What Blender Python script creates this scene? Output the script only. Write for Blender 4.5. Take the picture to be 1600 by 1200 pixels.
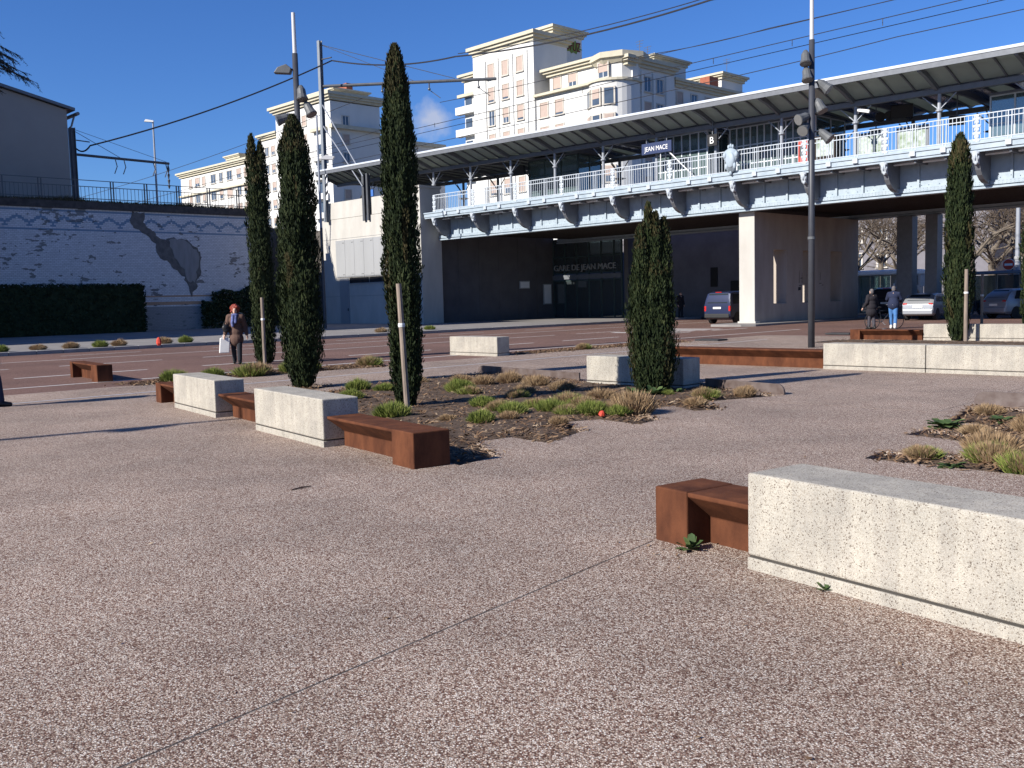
import bpy, bmesh, math, random
from mathutils import Vector, Matrix, noise, geometry
from math import radians as RAD, sin, cos, pi, sqrt, atan2
scene = bpy.context.scene
C = scene.collection
for o in list(bpy.data.objects): bpy.data.objects.remove(o, do_unlink=True)
random.seed(7)

# ------------------------------------------------------------------ camera
PITCH = math.atan(132/1525.0); ROLL = 0.025; CAMH = 1.65
cam_d = bpy.data.cameras.new('camera'); cam = bpy.data.objects.new('camera', cam_d); C.objects.link(cam)
cam_d.sensor_width = 36.0; cam_d.sensor_fit = 'HORIZONTAL'; cam_d.lens = 36.0*1525/1600
cam_d.clip_start = 0.05; cam_d.clip_end = 6000
cam.matrix_world = Matrix.Translation((0, 0, CAMH)) @ Matrix.Rotation(pi/2-PITCH, 4, 'X') @ Matrix.Rotation(-ROLL, 4, 'Z')
scene.camera = cam
scene.render.resolution_x = 1024; scene.render.resolution_y = 768

# ------------------------------------------------------------------ site frame: a runs along the viaduct, b along the street
TH = RAD(-46.24)
E1 = Vector((cos(TH), sin(TH), 0)); E2 = Vector((-sin(TH), cos(TH), 0)); ORI = Vector((-4.987, 67.145, 0))
def S(a, b, z=0): return ORI + E1*a + E2*b + Vector((0, 0, z))
def inv(p): d = Vector((p[0], p[1], 0))-ORI; return d.dot(E1), d.dot(E2)

# ------------------------------------------------------------------ sky and sun
SUN_EL = RAD(29.7)
shadow_dir = (E1*0.18+E2*0.984).normalized()
to_sun = (-shadow_dir*cos(SUN_EL)+Vector((0, 0, sin(SUN_EL)))).normalized()
world = bpy.data.worlds.new('World'); scene.world = world; world.use_nodes = True
wn = world.node_tree.nodes; wl = world.node_tree.links; wn.clear()
sky = wn.new('ShaderNodeTexSky'); sky.sky_type = 'NISHITA'; sky.sun_disc = False
sky.sun_elevation = SUN_EL; sky.sun_rotation = atan2(to_sun.x, to_sun.y)
sky.altitude = 200; sky.air_density = 1.0; sky.dust_density = 0.15; sky.ozone_density = 3.0
# a single small cumulus cloud low over the far roofs
tc = wn.new('ShaderNodeTexCoord')
cl_dir = Vector((-0.072, 1.0, 0.183)).normalized()
mp = wn.new('ShaderNodeVectorMath'); mp.operation = 'SUBTRACT'; mp.inputs[1].default_value = cl_dir
wl.new(tc.outputs['Generated'], mp.inputs[0])
ms = wn.new('ShaderNodeVectorMath'); ms.operation = 'MULTIPLY'; ms.inputs[1].default_value = (1/0.05, 1/0.05, 1/0.032)
wl.new(mp.outputs[0], ms.inputs[0])
ln = wn.new('ShaderNodeVectorMath'); ln.operation = 'LENGTH'; wl.new(ms.outputs[0], ln.inputs[0])
nz = wn.new('ShaderNodeTexNoise'); nz.inputs['Scale'].default_value = 34; nz.inputs['Detail'].default_value = 7; nz.inputs['Roughness'].default_value = 0.6
wl.new(tc.outputs['Generated'], nz.inputs['Vector'])
sub = wn.new('ShaderNodeMath'); sub.operation = 'MULTIPLY_ADD'; sub.inputs[1].default_value = -0.75; sub.inputs[2].default_value = 0.35
wl.new(ln.outputs['Value'], sub.inputs[0])
add = wn.new('ShaderNodeMath'); add.operation = 'ADD'; wl.new(sub.outputs[0], add.inputs[0]); wl.new(nz.outputs['Fac'], add.inputs[1])
cr = wn.new('ShaderNodeValToRGB'); cr.color_ramp.elements[0].position = 0.40; cr.color_ramp.elements[1].position = 0.82
cr.color_ramp.elements[1].color = (0.72, 0.72, 0.72, 1)
wl.new(add.outputs[0], cr.inputs['Fac'])
mixc = wn.new('ShaderNodeMixRGB'); mixc.inputs[2].default_value = (6.2, 6.5, 7.6, 1)
gam = wn.new('ShaderNodeHueSaturation'); gam.inputs['Saturation'].default_value = 1.12; gam.inputs['Value'].default_value = 1.0
wl.new(sky.outputs[0], gam.inputs['Color'])
tint = wn.new('ShaderNodeMixRGB'); tint.blend_type = 'MULTIPLY'; tint.inputs[0].default_value = 1.0; tint.inputs[2].default_value = (0.62, 0.90, 1.42, 1)
wl.new(gam.outputs[0], tint.inputs[1])
wl.new(cr.outputs['Color'], mixc.inputs[0]); wl.new(tint.outputs[0], mixc.inputs[1])
bg = wn.new('ShaderNodeBackground'); bg.inputs['Strength'].default_value = 0.06
wl.new(mixc.outputs[0], bg.inputs['Color'])
wo = wn.new('ShaderNodeOutputWorld'); wl.new(bg.outputs[0], wo.inputs['Surface'])
sd = bpy.data.lights.new('sun', 'SUN'); sd.energy = 5.0; sd.angle = RAD(0.53); sd.color = (1.0, 0.95, 0.87)
sun = bpy.data.objects.new('sun', sd); C.objects.link(sun); sun.rotation_euler = to_sun.to_track_quat('Z', 'Y').to_euler()
sun.location = to_sun*120
scene.view_settings.view_transform = 'Standard'; scene.view_settings.look = 'None'
scene.view_settings.gamma = 1.0; scene.view_settings.exposure = 0.66
scene.render.engine = 'CYCLES'
scene.cycles.max_bounces = 6; scene.cycles.transparent_max_bounces = 12

# ------------------------------------------------------------------ materials
MATS = {}
def hexl(r, g, b): return (r, g, b, 1)
def mat(name, col, rough=0.8, var=0.12, scale=6.0, bump=0.0, bscale=40.0, metal=0.0, spec=0.3, col2=None, detail=5, stretch=None):
    """procedural principled surface: two tones mixed by noise plus fine relief"""
    if name in MATS: return MATS[name]
    m = bpy.data.materials.new(name); m.use_nodes = True; MATS[name] = m
    nt = m.node_tree; n = nt.nodes; l = nt.links; p = n['Principled BSDF']
    p.inputs['Roughness'].default_value = rough; p.inputs['Metallic'].default_value = metal
    p.inputs['Specular IOR Level'].default_value = spec
    t = n.new('ShaderNodeTexCoord'); src = t.outputs['Object']
    if stretch:
        mpn = n.new('ShaderNodeMapping'); mpn.inputs['Scale'].default_value = stretch; l.new(src, mpn.inputs[0]); src = mpn.outputs[0]
    nn = n.new('ShaderNodeTexNoise'); nn.inputs['Scale'].default_value = scale; nn.inputs['Detail'].default_value = detail; nn.inputs['Roughness'].default_value = 0.62
    l.new(src, nn.inputs['Vector'])
    rp = n.new('ShaderNodeValToRGB'); rp.color_ramp.elements[0].position = 0.3; rp.color_ramp.elements[1].position = 0.7
    a = Vector(col[:3]); b = Vector(col2[:3]) if col2 else a*(1+var)
    if not col2: a = a*(1-var)
    rp.color_ramp.elements[0].color = (*a, 1); rp.color_ramp.elements[1].color = (*b, 1)
    l.new(nn.outputs['Fac'], rp.inputs['Fac']); l.new(rp.outputs['Color'], p.inputs['Base Color'])
    if bump:
        b2 = n.new('ShaderNodeTexNoise'); b2.inputs['Scale'].default_value = bscale; b2.inputs['Detail'].default_value = 4; l.new(src, b2.inputs['Vector'])
        bn = n.new('ShaderNodeBump'); bn.inputs['Strength'].default_value = bump; bn.inputs['Distance'].default_value = 0.01
        l.new(b2.outputs['Fac'], bn.inputs['Height']); l.new(bn.outputs[0], p.inputs['Normal'])
    return m

def speckle(name, ramp, scale, big=(0.85, 1.12), bigscale=0.6, rough=0.85, bump=0.5, coords='Object', grout=(0.52, 0.49, 0.47)):
    """exposed aggregate: voronoi stones of random tone over large soft stains"""
    m = bpy.data.materials.new(name); m.use_nodes = True; MATS[name] = m
    n = m.node_tree.nodes; l = m.node_tree.links; p = n['Principled BSDF']; p.inputs['Roughness'].default_value = rough
    p.inputs['Specular IOR Level'].default_value = 0.25
    t = n.new('ShaderNodeTexCoord'); src = t.outputs[coords]
    v = n.new('ShaderNodeTexVoronoi'); v.inputs['Scale'].default_value = scale; l.new(src, v.inputs['Vector'])
    sx = n.new('ShaderNodeSeparateColor'); l.new(v.outputs['Color'], sx.inputs[0])
    r = n.new('ShaderNodeValToRGB'); r.color_ramp.interpolation = 'CONSTANT'
    els = r.color_ramp.elements
    for i, (pos, c) in enumerate(ramp):
        e = els[i] if i < 2 else els.new(pos)
        e.position = pos; e.color = (*c, 1)
    l.new(sx.outputs[0], r.inputs['Fac'])
    # matrix between stones
    gr = n.new('ShaderNodeValToRGB'); gr.color_ramp.elements[0].position = 0.28; gr.color_ramp.elements[1].position = 0.52
    gr.color_ramp.elements[0].color = (1, 1, 1, 1); gr.color_ramp.elements[1].color = (*grout, 1)
    l.new(v.outputs['Distance'], gr.inputs['Fac'])
    mu = n.new('ShaderNodeMixRGB'); mu.blend_type = 'MULTIPLY'; mu.inputs[0].default_value = 1; l.new(r.outputs[0], mu.inputs[1]); l.new(gr.outputs[0], mu.inputs[2])
    nn = n.new('ShaderNodeTexNoise'); nn.inputs['Scale'].default_value = bigscale; nn.inputs['Detail'].default_value = 8; nn.inputs['Roughness'].default_value = 0.65; l.new(src, nn.inputs['Vector'])
    br = n.new('ShaderNodeValToRGB'); br.color_ramp.elements[0].position = 0.3; br.color_ramp.elements[1].position = 0.7
    br.color_ramp.elements[0].color = (big[0],)*3+(1,); br.color_ramp.elements[1].color = (big[1], big[1]*0.985, big[1]*0.96, 1)
    l.new(nn.outputs['Fac'], br.inputs['Fac'])
    m2 = n.new('ShaderNodeMixRGB'); m2.blend_type = 'MULTIPLY'; m2.inputs[0].default_value = 1; l.new(mu.outputs[0], m2.inputs[1]); l.new(br.outputs[0], m2.inputs[2])
    l.new(m2.outputs[0], p.inputs['Base Color'])
    bn = n.new('ShaderNodeBump'); bn.inputs['Strength'].default_value = bump; bn.inputs['Distance'].default_value = 0.006; bn.invert = True
    l.new(v.outputs['Distance'], bn.inputs['Height']); l.new(bn.outputs[0], p.inputs['Normal'])
    return m

def glassy(name, col, rough=0.06, alpha=0.45):
    m = bpy.data.materials.new(name); m.use_nodes = True; MATS[name] = m
    n = m.node_tree.nodes; l = m.node_tree.links; n.clear()
    t = n.new('ShaderNodeBsdfTransparent'); t.inputs[0].default_value = (*col, 1)
    g = n.new('ShaderNodeBsdfGlossy'); g.inputs['Roughness'].default_value = rough; g.inputs['Color'].default_value = (0.9, 0.95, 1, 1)
    f = n.new('ShaderNodeFresnel'); f.inputs[0].default_value = 1.5
    ad = n.new('ShaderNodeMath'); ad.operation = 'ADD'; ad.inputs[1].default_value = alpha*0.25; l.new(f.outputs[0], ad.inputs[0])
    x = n.new('ShaderNodeMixShader'); l.new(ad.outputs[0], x.inputs[0]); l.new(t.outputs[0], x.inputs[1]); l.new(g.outputs[0], x.inputs[2])
    d = n.new('ShaderNodeBsdfDiffuse'); d.inputs[0].default_value = (*[c*0.35 for c in col], 1)
    y = n.new('ShaderNodeMixShader'); y.inputs[0].default_value = alpha*0.6; l.new(x.outputs[0], y.inputs[1]); l.new(d.outputs[0], y.inputs[2])
    o = n.new('ShaderNodeOutputMaterial'); l.new(y.outputs[0], o.inputs[0])
    return m

def leafmat(name, ramp, trans=0.2, rough=0.7):
    """foliage: tone per leaf (island) plus large clumps"""
    m = bpy.data.materials.new(name); m.use_nodes = True; MATS[name] = m
    n = m.node_tree.nodes; l = m.node_tree.links; p = n['Principled BSDF']; p.inputs['Roughness'].default_value = rough
    p.inputs['Specular IOR Level'].default_value = 0.15
    g = n.new('ShaderNodeNewGeometry'); t = n.new('ShaderNodeTexCoord')
    nn = n.new('ShaderNodeTexNoise'); nn.inputs['Scale'].default_value = 2.6; nn.inputs['Detail'].default_value = 3; l.new(t.outputs['Object'], nn.inputs['Vector'])
    ma = n.new('ShaderNodeMath'); ma.operation = 'MULTIPLY_ADD'; ma.inputs[1].default_value = 0.55; l.new(g.outputs['Random Per Island'], ma.inputs[0])
    mb = n.new('ShaderNodeMath'); mb.operation = 'MULTIPLY_ADD'; mb.inputs[1].default_value = 1.0; mb.inputs[2].default_value = -0.28; l.new(nn.outputs['Fac'], mb.inputs[0]); l.new(mb.outputs[0], ma.inputs[2])
    r = n.new('ShaderNodeValToRGB'); els = r.color_ramp.elements
    for i, (pos, c) in enumerate(ramp):
        e = els[i] if i < 2 else els.new(pos)
        e.position = pos; e.color = (*c, 1)
    l.new(ma.outputs[0], r.inputs['Fac']); l.new(r.outputs[0], p.inputs['Base Color'])
    return m

# ------------------------------------------------------------------ mesh helpers
class MB:
    """collects faces; build() links them as ONE mesh object"""
    def __init__(s): s.v = []; s.f = []
    def quad(s, *p):
        i = len(s.v); s.v += [tuple(q) for q in p]; s.f.append(tuple(range(i, i+len(p)))); return s
    def box(s, x0, x1, y0, y1, z0, z1):
        i = len(s.v)
        s.v += [(x0, y0, z0), (x1, y0, z0), (x1, y1, z0), (x0, y1, z0), (x0, y0, z1), (x1, y0, z1), (x1, y1, z1), (x0, y1, z1)]
        s.f += [tuple(i+k for k in q) for q in ((0, 3, 2, 1), (4, 5, 6, 7), (0, 1, 5, 4), (1, 2, 6, 5), (2, 3, 7, 6), (3, 0, 4, 7))]; return s
    def prism(s, poly, axis, t0, t1):
        """poly in the two other axes (order x,y,z without axis), extruded along axis"""
        i = len(s.v); n = len(poly)
        def P(q, t):
            q = list(q); q.insert('xyz'.index(axis), t); return tuple(q)
        s.v += [P(q, t0) for q in poly]+[P(q, t1) for q in poly]
        s.f += [tuple(range(i+n-1, i-1, -1)), tuple(range(i+n, i+2*n))]
        s.f += [(i+k, i+(k+1) % n, i+n+(k+1) % n, i+n+k) for k in range(n)]; return s
    def tube(s, pts, radii, seg=8, cap=True):
        pts = [Vector(p) for p in pts]
        if not isinstance(radii, (list, tuple)): radii = [radii]*len(pts)
        i0 = len(s.v); ref = None
        for k, p in enumerate(pts):
            d = (pts[min(k+1, len(pts)-1)]-pts[max(k-1, 0)]).normalized()
            if ref is None: ref = Vector((0, 0, 1)) if abs(d.z) < 0.9 else Vector((1, 0, 0))
            u = (ref-d*ref.dot(d)).normalized(); w = d.cross(u); ref = u
            for j in range(seg):
                a = 2*pi*j/seg; s.v.append(tuple(p+(u*cos(a)+w*sin(a))*radii[k]))
        for k in range(len(pts)-1):
            for j in range(seg):
                a = i0+k*seg+j; b = i0+k*seg+(j+1) % seg
                s.f.append((a, b, b+seg, a+seg))
        if cap:
            s.f.append(tuple(range(i0+seg-1, i0-1, -1))); e = i0+(len(pts)-1)*seg; s.f.append(tuple(range(e, e+seg)))
        return s
    def lathe(s, prof, cx=0, cy=0, seg=16):
        i0 = len(s.v); n = len(prof)
        for r, z in prof:
            for j in range(seg): s.v.append((cx+r*cos(2*pi*j/seg), cy+r*sin(2*pi*j/seg), z))
        for k in range(n-1):
            for j in range(seg): s.f.append((i0+k*seg+j, i0+k*seg+(j+1) % seg, i0+(k+1)*seg+(j+1) % seg, i0+(k+1)*seg+j))
        s.f.append(tuple(range(i0+seg-1, i0-1, -1))); e = i0+(n-1)*seg; s.f.append(tuple(range(e, e+seg))); return s
    def ell(s, c, r, seg=12, rings=8):
        i0 = len(s.v); c = Vector(c)
        if not isinstance(r, (list, tuple)): r = (r, r, r)
        s.v.append((c.x, c.y, c.z-r[2]))
        for k in range(1, rings):
            t = -pi/2+pi*k/rings
            for j in range(seg): s.v.append((c.x+r[0]*cos(t)*cos(2*pi*j/seg), c.y+r[1]*cos(t)*sin(2*pi*j/seg), c.z+r[2]*sin(t)))
        s.v.append((c.x, c.y, c.z+r[2])); top = len(s.v)-1
        for j in range(seg):
            s.f.append((i0, i0+1+(j+1) % seg, i0+1+j)); q = i0+1+(rings-2)*seg; s.f.append((q+j, q+(j+1) % seg, top))
        for k in range(rings-2):
            for j in range(seg):
                a = i0+1+k*seg+j; b = i0+1+k*seg+(j+1) % seg; s.f.append((a, b, b+seg, a+seg))
        return s
    def mesh(s, name, m, smooth=False):
        me = bpy.data.meshes.new(name); me.from_pydata(s.v, [], s.f)
        if m: me.materials.append(m)
        if smooth: me.polygons.foreach_set('use_smooth', [True]*len(me.polygons))
        me.update(); return me
    def build(s, name, m, parent=None, smooth=False, bevel=0, seg=2):
        o = bpy.data.objects.new(name, s.mesh(name, m, smooth)); C.objects.link(o); o.parent = parent
        if bevel:
            b = o.modifiers.new('bevel', 'BEVEL'); b.width = bevel; b.segments = seg; b.limit_method = 'ANGLE'
        return o
def tag(o, label=None, cat=None, group=None, kind=None):
    if label: o['label'] = label
    if cat: o['category'] = cat
    if group: o['group'] = group
    if kind: o['kind'] = kind
    return o
def thing(name, label, cat, loc=(0, 0, 0), rz=0.0, group=None):
    o = bpy.data.objects.new(name, None); C.objects.link(o); o.location = loc; o.rotation_euler = (0, 0, rz); o.empty_display_size = 0.2
    return tag(o, label, cat, group)
def copy_tree(o, parent=None):
    c = o.copy(); C.objects.link(c); c.parent = parent
    for ch in list(o.children): copy_tree(ch, c)
    return c
def link(name, me, parent=None, loc=(0, 0, 0), rz=0, sc=1.0):
    o = bpy.data.objects.new(name, me); C.objects.link(o); o.parent = parent; o.location = loc; o.rotation_euler = (0, 0, rz)
    o.scale = (sc, sc, sc) if not isinstance(sc, (tuple, list)) else sc
    return o
def lettering(name, body, size, m, parent, loc, rot, extrude=0.01, width=None, align='LEFT', shear=0.0):
    cu = bpy.data.curves.new(name, 'FONT'); cu.body = body; cu.size = size; cu.extrude = extrude; cu.align_x = align; cu.shear = shear
    t = bpy.data.objects.new(name+'_tmp', cu); C.objects.link(t)
    dg = bpy.context.evaluated_depsgraph_get(); dg.update()
    me = bpy.data.meshes.new_from_object(t.evaluated_get(dg)); bpy.data.objects.remove(t, do_unlink=True)
    me.materials.clear(); me.materials.append(m)
    o = bpy.data.objects.new(name, me); C.objects.link(o); o.parent = parent; o.location = loc; o.rotation_euler = rot
    if width:
        xs = [v.co.x for v in me.vertices]; w = max(xs)-min(xs); o.scale = (width/w, 1, 1)
    return o
def blob(name, parts, m, parent=None, voxel=0.02, smooth=4):
    """tapered limbs ('t',p0,r0,p1,r1,...) and ellipsoids ('e',c,r) fused into one continuous skin"""
    b = MB()
    for p in parts:
        if p[0] == 'e': b.ell(p[1], p[2], 14, 10)
        else:
            pts = p[1::2]; rr = list(p[2::2]); b.tube(pts, rr, 12)
            for q, r in zip(pts, rr): b.ell(q, r*0.999, 12, 8)
    o = b.build(name, m, parent, smooth=True)
    r = o.modifiers.new('fuse', 'REMESH'); r.mode = 'VOXEL'; r.voxel_size = voxel; r.use_smooth_shade = True
    sm = o.modifiers.new('soft', 'SMOOTH'); sm.iterations = smooth; sm.factor = 0.5
    return o
# ------------------------------------------------------------------ ground, street, pavements
M_PLAZA = speckle('exposed_aggregate', [(0, (0.205, 0.115, 0.088)), (0.22, (0.47, 0.34, 0.272)), (0.41, (0.64, 0.53, 0.448)), (0.60, (0.80, 0.70, 0.61)), (0.78, (0.245, 0.145, 0.114)), (0.87, (0.90, 0.85, 0.78))], 128, grout=(0.42, 0.38, 0.35), big=(0.66, 1.14), bigscale=0.45, coords='Object')
M_ROAD = speckle('red_asphalt', [(0, (0.20, 0.115, 0.095)), (0.4, (0.25, 0.15, 0.125)), (0.75, (0.31, 0.205, 0.17))], 60, big=(0.7, 1.15), bigscale=0.25, bump=0.3)
M_ASPH = mat('grey_asphalt', (0.075, 0.072, 0.075), 0.9, 0.25, 0.8, bump=0.4, bscale=90)
M_PAVE = mat('pale_pavement', (0.22, 0.205, 0.195), 0.9, 0.18, 0.7, bump=0.3, bscale=60)
M_KERB = mat('kerb_stone', (0.26, 0.25, 0.24), 0.85, 0.15, 3, bump=0.3)
M_PAINT = mat('road_paint', (0.62, 0.60, 0.57), 0.7, 0.2, 9)
M_SOIL = mat('bed_soil', (0.045, 0.030, 0.021), 0.95, 0.4, 5, bump=0.9, bscale=35, col2=(0.13, 0.088, 0.06))
def sheet(name, pts, z, m, kind='structure'):
    b = MB(); b.quad(*[(p[0], p[1], z) for p in pts]); o = b.build(name, m); tag(o, kind=kind); return o
def site_sheet(name, a0, a1, b0, b1, z, m): return sheet(name, [S(a0, b0), S(a1, b0), S(a1, b1), S(a0, b1)], z, m)
sheet('ground', [(-2500, -2500), (2500, -2500), (2500, 2500), (-2500, 2500)], -0.16, M_ASPH)
road = MB()
road.quad(*[tuple(S(a, b, -0.012)) for a, b in ((12, -120), (31.0, -120), (31.0, -9), (70, -9), (70, 60), (12, 60))])
tag(road.build('road', M_ROAD), kind='structure')
# far pavement with its kerb
pav = MB(); pav.box(-14, 11.84, -120, 14, -0.15, 0.12)
o = pav.build('pavement', M_PAVE); o.matrix_world = Matrix.Translation(ORI) @ Matrix.Rotation(TH, 4, 'Z'); tag(o, kind='structure')
kb = MB()
b0 = -119.0
while b0 < 13: kb.box(11.845, 12.06, b0, b0+0.985, -0.15, 0.135); b0 += 1.0
o = kb.build('kerb', M_KERB, bevel=0.012, seg=1); o.matrix_world = Matrix.Translation(ORI) @ Matrix.Rotation(TH, 4, 'Z'); tag(o, kind='structure')
# painted lines on the street
mk = MB()
def line(a, b_0, b_1, w=0.12, dash=None):
    if not dash: mk.quad(*[tuple(S(x, y, -0.007)) for x, y in ((a-w/2, b_0), (a+w/2, b_0), (a+w/2, b_1), (a-w/2, b_1))]); return
    y = b_0
    while y < b_1: line(a, y, min(y+dash[0], b_1), w); y += dash[1]
line(17.4, -60, 30); line(14.6, -60, 30, 0.1, (3, 6)); line(21.4, -60, -2, 0.12, (3.2, 4.6)); line(25.8, -60, -2, 0.14, (3.4, 5)); line(29.2, -40, -3, 0.12)
for i in range(5): mk.quad(*[tuple(S(x, y, -0.0068)) for x, y in ((22.2, -8+i*1.1), (25.2, -8+i*1.1), (25.2, -7.5+i*1.1), (22.2, -7.5+i*1.1))])
tag(mk.build('road_markings', M_PAINT), kind='structure')

# planting beds: outlines on the ground, metres
BED_A = [(-0.55, 9.72), (-0.16, 10.27), (-0.43, 11.35), (-0.02, 11.65), (0.39, 11.11), (0.91, 12.11), (0.67, 12.93), (1.16, 13.17), (1.64, 12.53), (1.98, 13.03), (1.74, 13.96), (2.42, 14.6), (2.6, 13.85), (3.05, 13.98), (2.96, 14.99), (4.28, 15.67), (3.55, 18.2), (1.62, 18.95), (-0.65, 22.12), (-3.03, 19.6), (-3.75, 17.6), (-3.2, 14.2), (-1.70, 11.55)]
BED_B = [(3.46, 9.54), (3.80, 9.95), (4.75, 9.25), (5.15, 10.0), (4.50, 11.06), (4.90, 11.45), (5.24, 10.87), (5.72, 11.60), (5.48, 12.15), (6.40, 13.55), (9.6, 10.5), (7.6, 7.9), (4.6, 8.35)]
BED_C = [tuple(S(a, b)[:2]) for a, b in ((30.3, -34.2), (31.2, -34.2), (31.2, -29.0), (31.5, -27.6), (30.1, -27.6), (30.1, -31.0))]
BED_D = [tuple(S(a, b)[:2]) for a, b in ((30.2, -22.3), (31.0, -22.3), (31.3, -14.2), (30.4, -14.2))]
BED_E = [tuple(S(a, b)[:2]) for a, b in ((38.6, -24.7), (45.9, -24.7), (45.9, -22.2), (36.6, -22.2), (36.6, -23.1), (38.6, -23.1))]
BED_F = [(-4.75, 19.0), (-4.0, 18.55), (-3.55, 19.7), (-4.3, 20.15)]
BED_G = [tuple(S(a, b)[:2]) for a, b in ((35.6, -13.6), (42.5, -13.6), (42.5, -11.6), (35.6, -11.6))]
BED_H = [tuple(S(a, b)[:2]) for a, b in ((44.6, -19.3), (49.5, -19.3), (49.5, -15.0), (44.6, -15.0))]
BEDS = [BED_A, BED_B, BED_C, BED_D, BED_F, BED_G]
def inside(p, poly):
    x, y = p; r = False; n = len(poly)
    for i in range(n):
        x0, y0 = poly[i]; x1, y1 = poly[(i+1) % n]
        if (y0 > y) != (y1 > y) and x < (x1-x0)*(y-y0)/(y1-y0)+x0: r = not r
    return r
PLAZA = [tuple(S(a, b)[:2]) for a, b in ((31.0, -120), (31.0, -9), (110, -9), (110, -120))]
JW = 0.007
JOINTS = [((-0.97, 9.56), (-0.547, 0.837), -60, 60), ((0.63, 6.10), (0.611, 0.792), -60, 0.5), ((4.2, 14.51), (0.696, -0.718), -60, 60), ((6.89, 14.32), (0.68, 0.733), -1.8, 60)]
vs = []; es = []
def addpoly(p):
    i = len(vs); vs.extend(Vector(q) for q in p); es.extend((i+k, i+(k+1) % len(p)) for k in range(len(p)))
addpoly(PLAZA)
for bd in BEDS: addpoly(bd)
JP = []
for (px, py), d, tmin, tmax in JOINTS:
    d = Vector(d).normalized(); n = Vector((-d.y, d.x)); p = Vector((px, py)); ts = []
    for i in range(4):
        q = Vector(PLAZA[i]); r = Vector(PLAZA[(i+1) % 4])-q
        den = d.x*r.y-d.y*r.x
        if abs(den) < 1e-9: continue
        t = ((q-p).x*r.y-(q-p).y*r.x)/den; u = ((q-p).x*d.y-(q-p).y*d.x)/den
        if 0 <= u <= 1: ts.append(t)
    t0, t1 = max(min(ts), tmin), min(max(ts), tmax)
    J = [p+d*t0+n*JW, p+d*t1+n*JW, p+d*t1-n*JW, p+d*t0-n*JW]; addpoly(J); JP.append([tuple(q) for q in J])
rv, re_, rf, _, _, _ = geometry.delaunay_2d_cdt(vs, es, [], 0, 1e-5)
keep = []
for f in rf:
    c = sum((rv[i] for i in f), Vector((0, 0)))/len(f)
    if not inside(c, PLAZA) or any(inside(c, b) for b in BEDS) or any(inside(c, j) for j in JP): continue
    keep.append(tuple(f))
# connected pieces become the slabs
edge = {}
for k, f in enumerate(keep):
    for i in range(len(f)):
        e = tuple(sorted((f[i], f[(i+1) % len(f)]))); edge.setdefault(e, []).append(k)
adj = [[] for _ in keep]
for e, ks in edge.items():
    if len(ks) == 2: adj[ks[0]].append(ks[1]); adj[ks[1]].append(ks[0])
seen = [-1]*len(keep); nslab = 0; slabs = []
for k in range(len(keep)):
    if seen[k] >= 0: continue
    st = [k]; seen[k] = nslab; grp = []
    while st:
        q = st.pop(); grp.append(q)
        for w in adj[q]:
            if seen[w] < 0: seen[w] = nslab; st.append(w)
    slabs.append(grp); nslab += 1
jf = MB()
for J in JP: jf.quad(*[(q[0], q[1], -0.002) for q in J])
tag(jf.build('joint_filler', mat('bitumen', (0.10, 0.085, 0.075), 0.9, 0.4, 3)), kind='structure')
plaza = thing('plaza', None, None); tag(plaza, kind='structure')
def area(f):
    a = [rv[i] for i in f]; return abs(sum(a[i].x*a[(i+1) % len(a)].y-a[(i+1) % len(a)].x*a[i].y for i in range(len(a))))/2
for grp in slabs:
    if sum(area(keep[k]) for k in grp) < 0.02: continue
    b = MB(); idx = {}
    def vi(i, z):
        if (i, z) not in idx: idx[(i, z)] = len(b.v); b.v.append((rv[i].x, rv[i].y, z))
        return idx[(i, z)]
    for k in grp:
        f = keep[k]; a = [rv[i] for i in f]
        if sum(a[i].x*a[(i+1) % len(a)].y-a[(i+1) % len(a)].x*a[i].y for i in range(len(a))) < 0: f = f[::-1]
        b.f.append(tuple(vi(i, 0.0) for i in f))
        for i in range(len(f)):
            e = tuple(sorted((f[i], f[(i+1) % len(f)])))
            if len(edge[e]) == 1: b.f.append((vi(f[i], -0.14), vi(f[(i+1) % len(f)], -0.14), vi(f[(i+1) % len(f)], 0.0), vi(f[i], 0.0)))
    b.build('slab', M_PLAZA, plaza)
M_STEEL = mat('steel_inlay', (0.55, 0.55, 0.56), 0.5, 0.1, 4, metal=0.3)
ins = MB(); ins.quad(*[tuple(S(x, y, 0.004)) for x, y in ((33.0, -60), (33.09, -60), (33.09, -12), (33.0, -12))])
tag(ins.build('inlaid_strip', M_STEEL), kind='structure')
# soil of the beds, a little below the paving, uneven
def soil(name, poly, z=-0.035, step=0.16):
    xs = [p[0] for p in poly]; ys = [p[1] for p in poly]
    x0, x1, y0, y1 = min(xs)-0.1, max(xs)+0.1, min(ys)-0.1, max(ys)+0.1
    nx = int((x1-x0)/step)+2; ny = int((y1-y0)/step)+2; b = MB()
    def dist(p):
        m = 9
        for i in range(len(poly)):
            a = Vector(poly[i]); c = Vector(poly[(i+1) % len(poly)]); d = c-a; t = max(0, min(1, (Vector(p)-a).dot(d)/max(d.length_squared, 1e-9))); m = min(m, (Vector(p)-a-d*t).length)
        return m
    for j in range(ny):
        for i in range(nx):
            x = x0+i*step; y = y0+j*step; q = dist((x, y)) if inside((x, y), poly) else 0
            h = z+min(q, 0.5)*0.14+noise.noise((x*3.1, y*3.1, 0))*0.03*min(1, q*3)+noise.noise((x*8, y*8, 4))*0.012*min(1, q*4)
            b.v.append((x, y, h if q > 0 else z-0.05))
    for j in range(ny-1):
        for i in range(nx-1):
            c = ((x0+(i+.5)*step), (y0+(j+.5)*step))
            b.f.append((j*nx+i, j*nx+i+1, (j+1)*nx+i+1, (j+1)*nx+i))
    o = b.build(name, M_SOIL, smooth=True); tag(o, kind='structure'); return o
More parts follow.
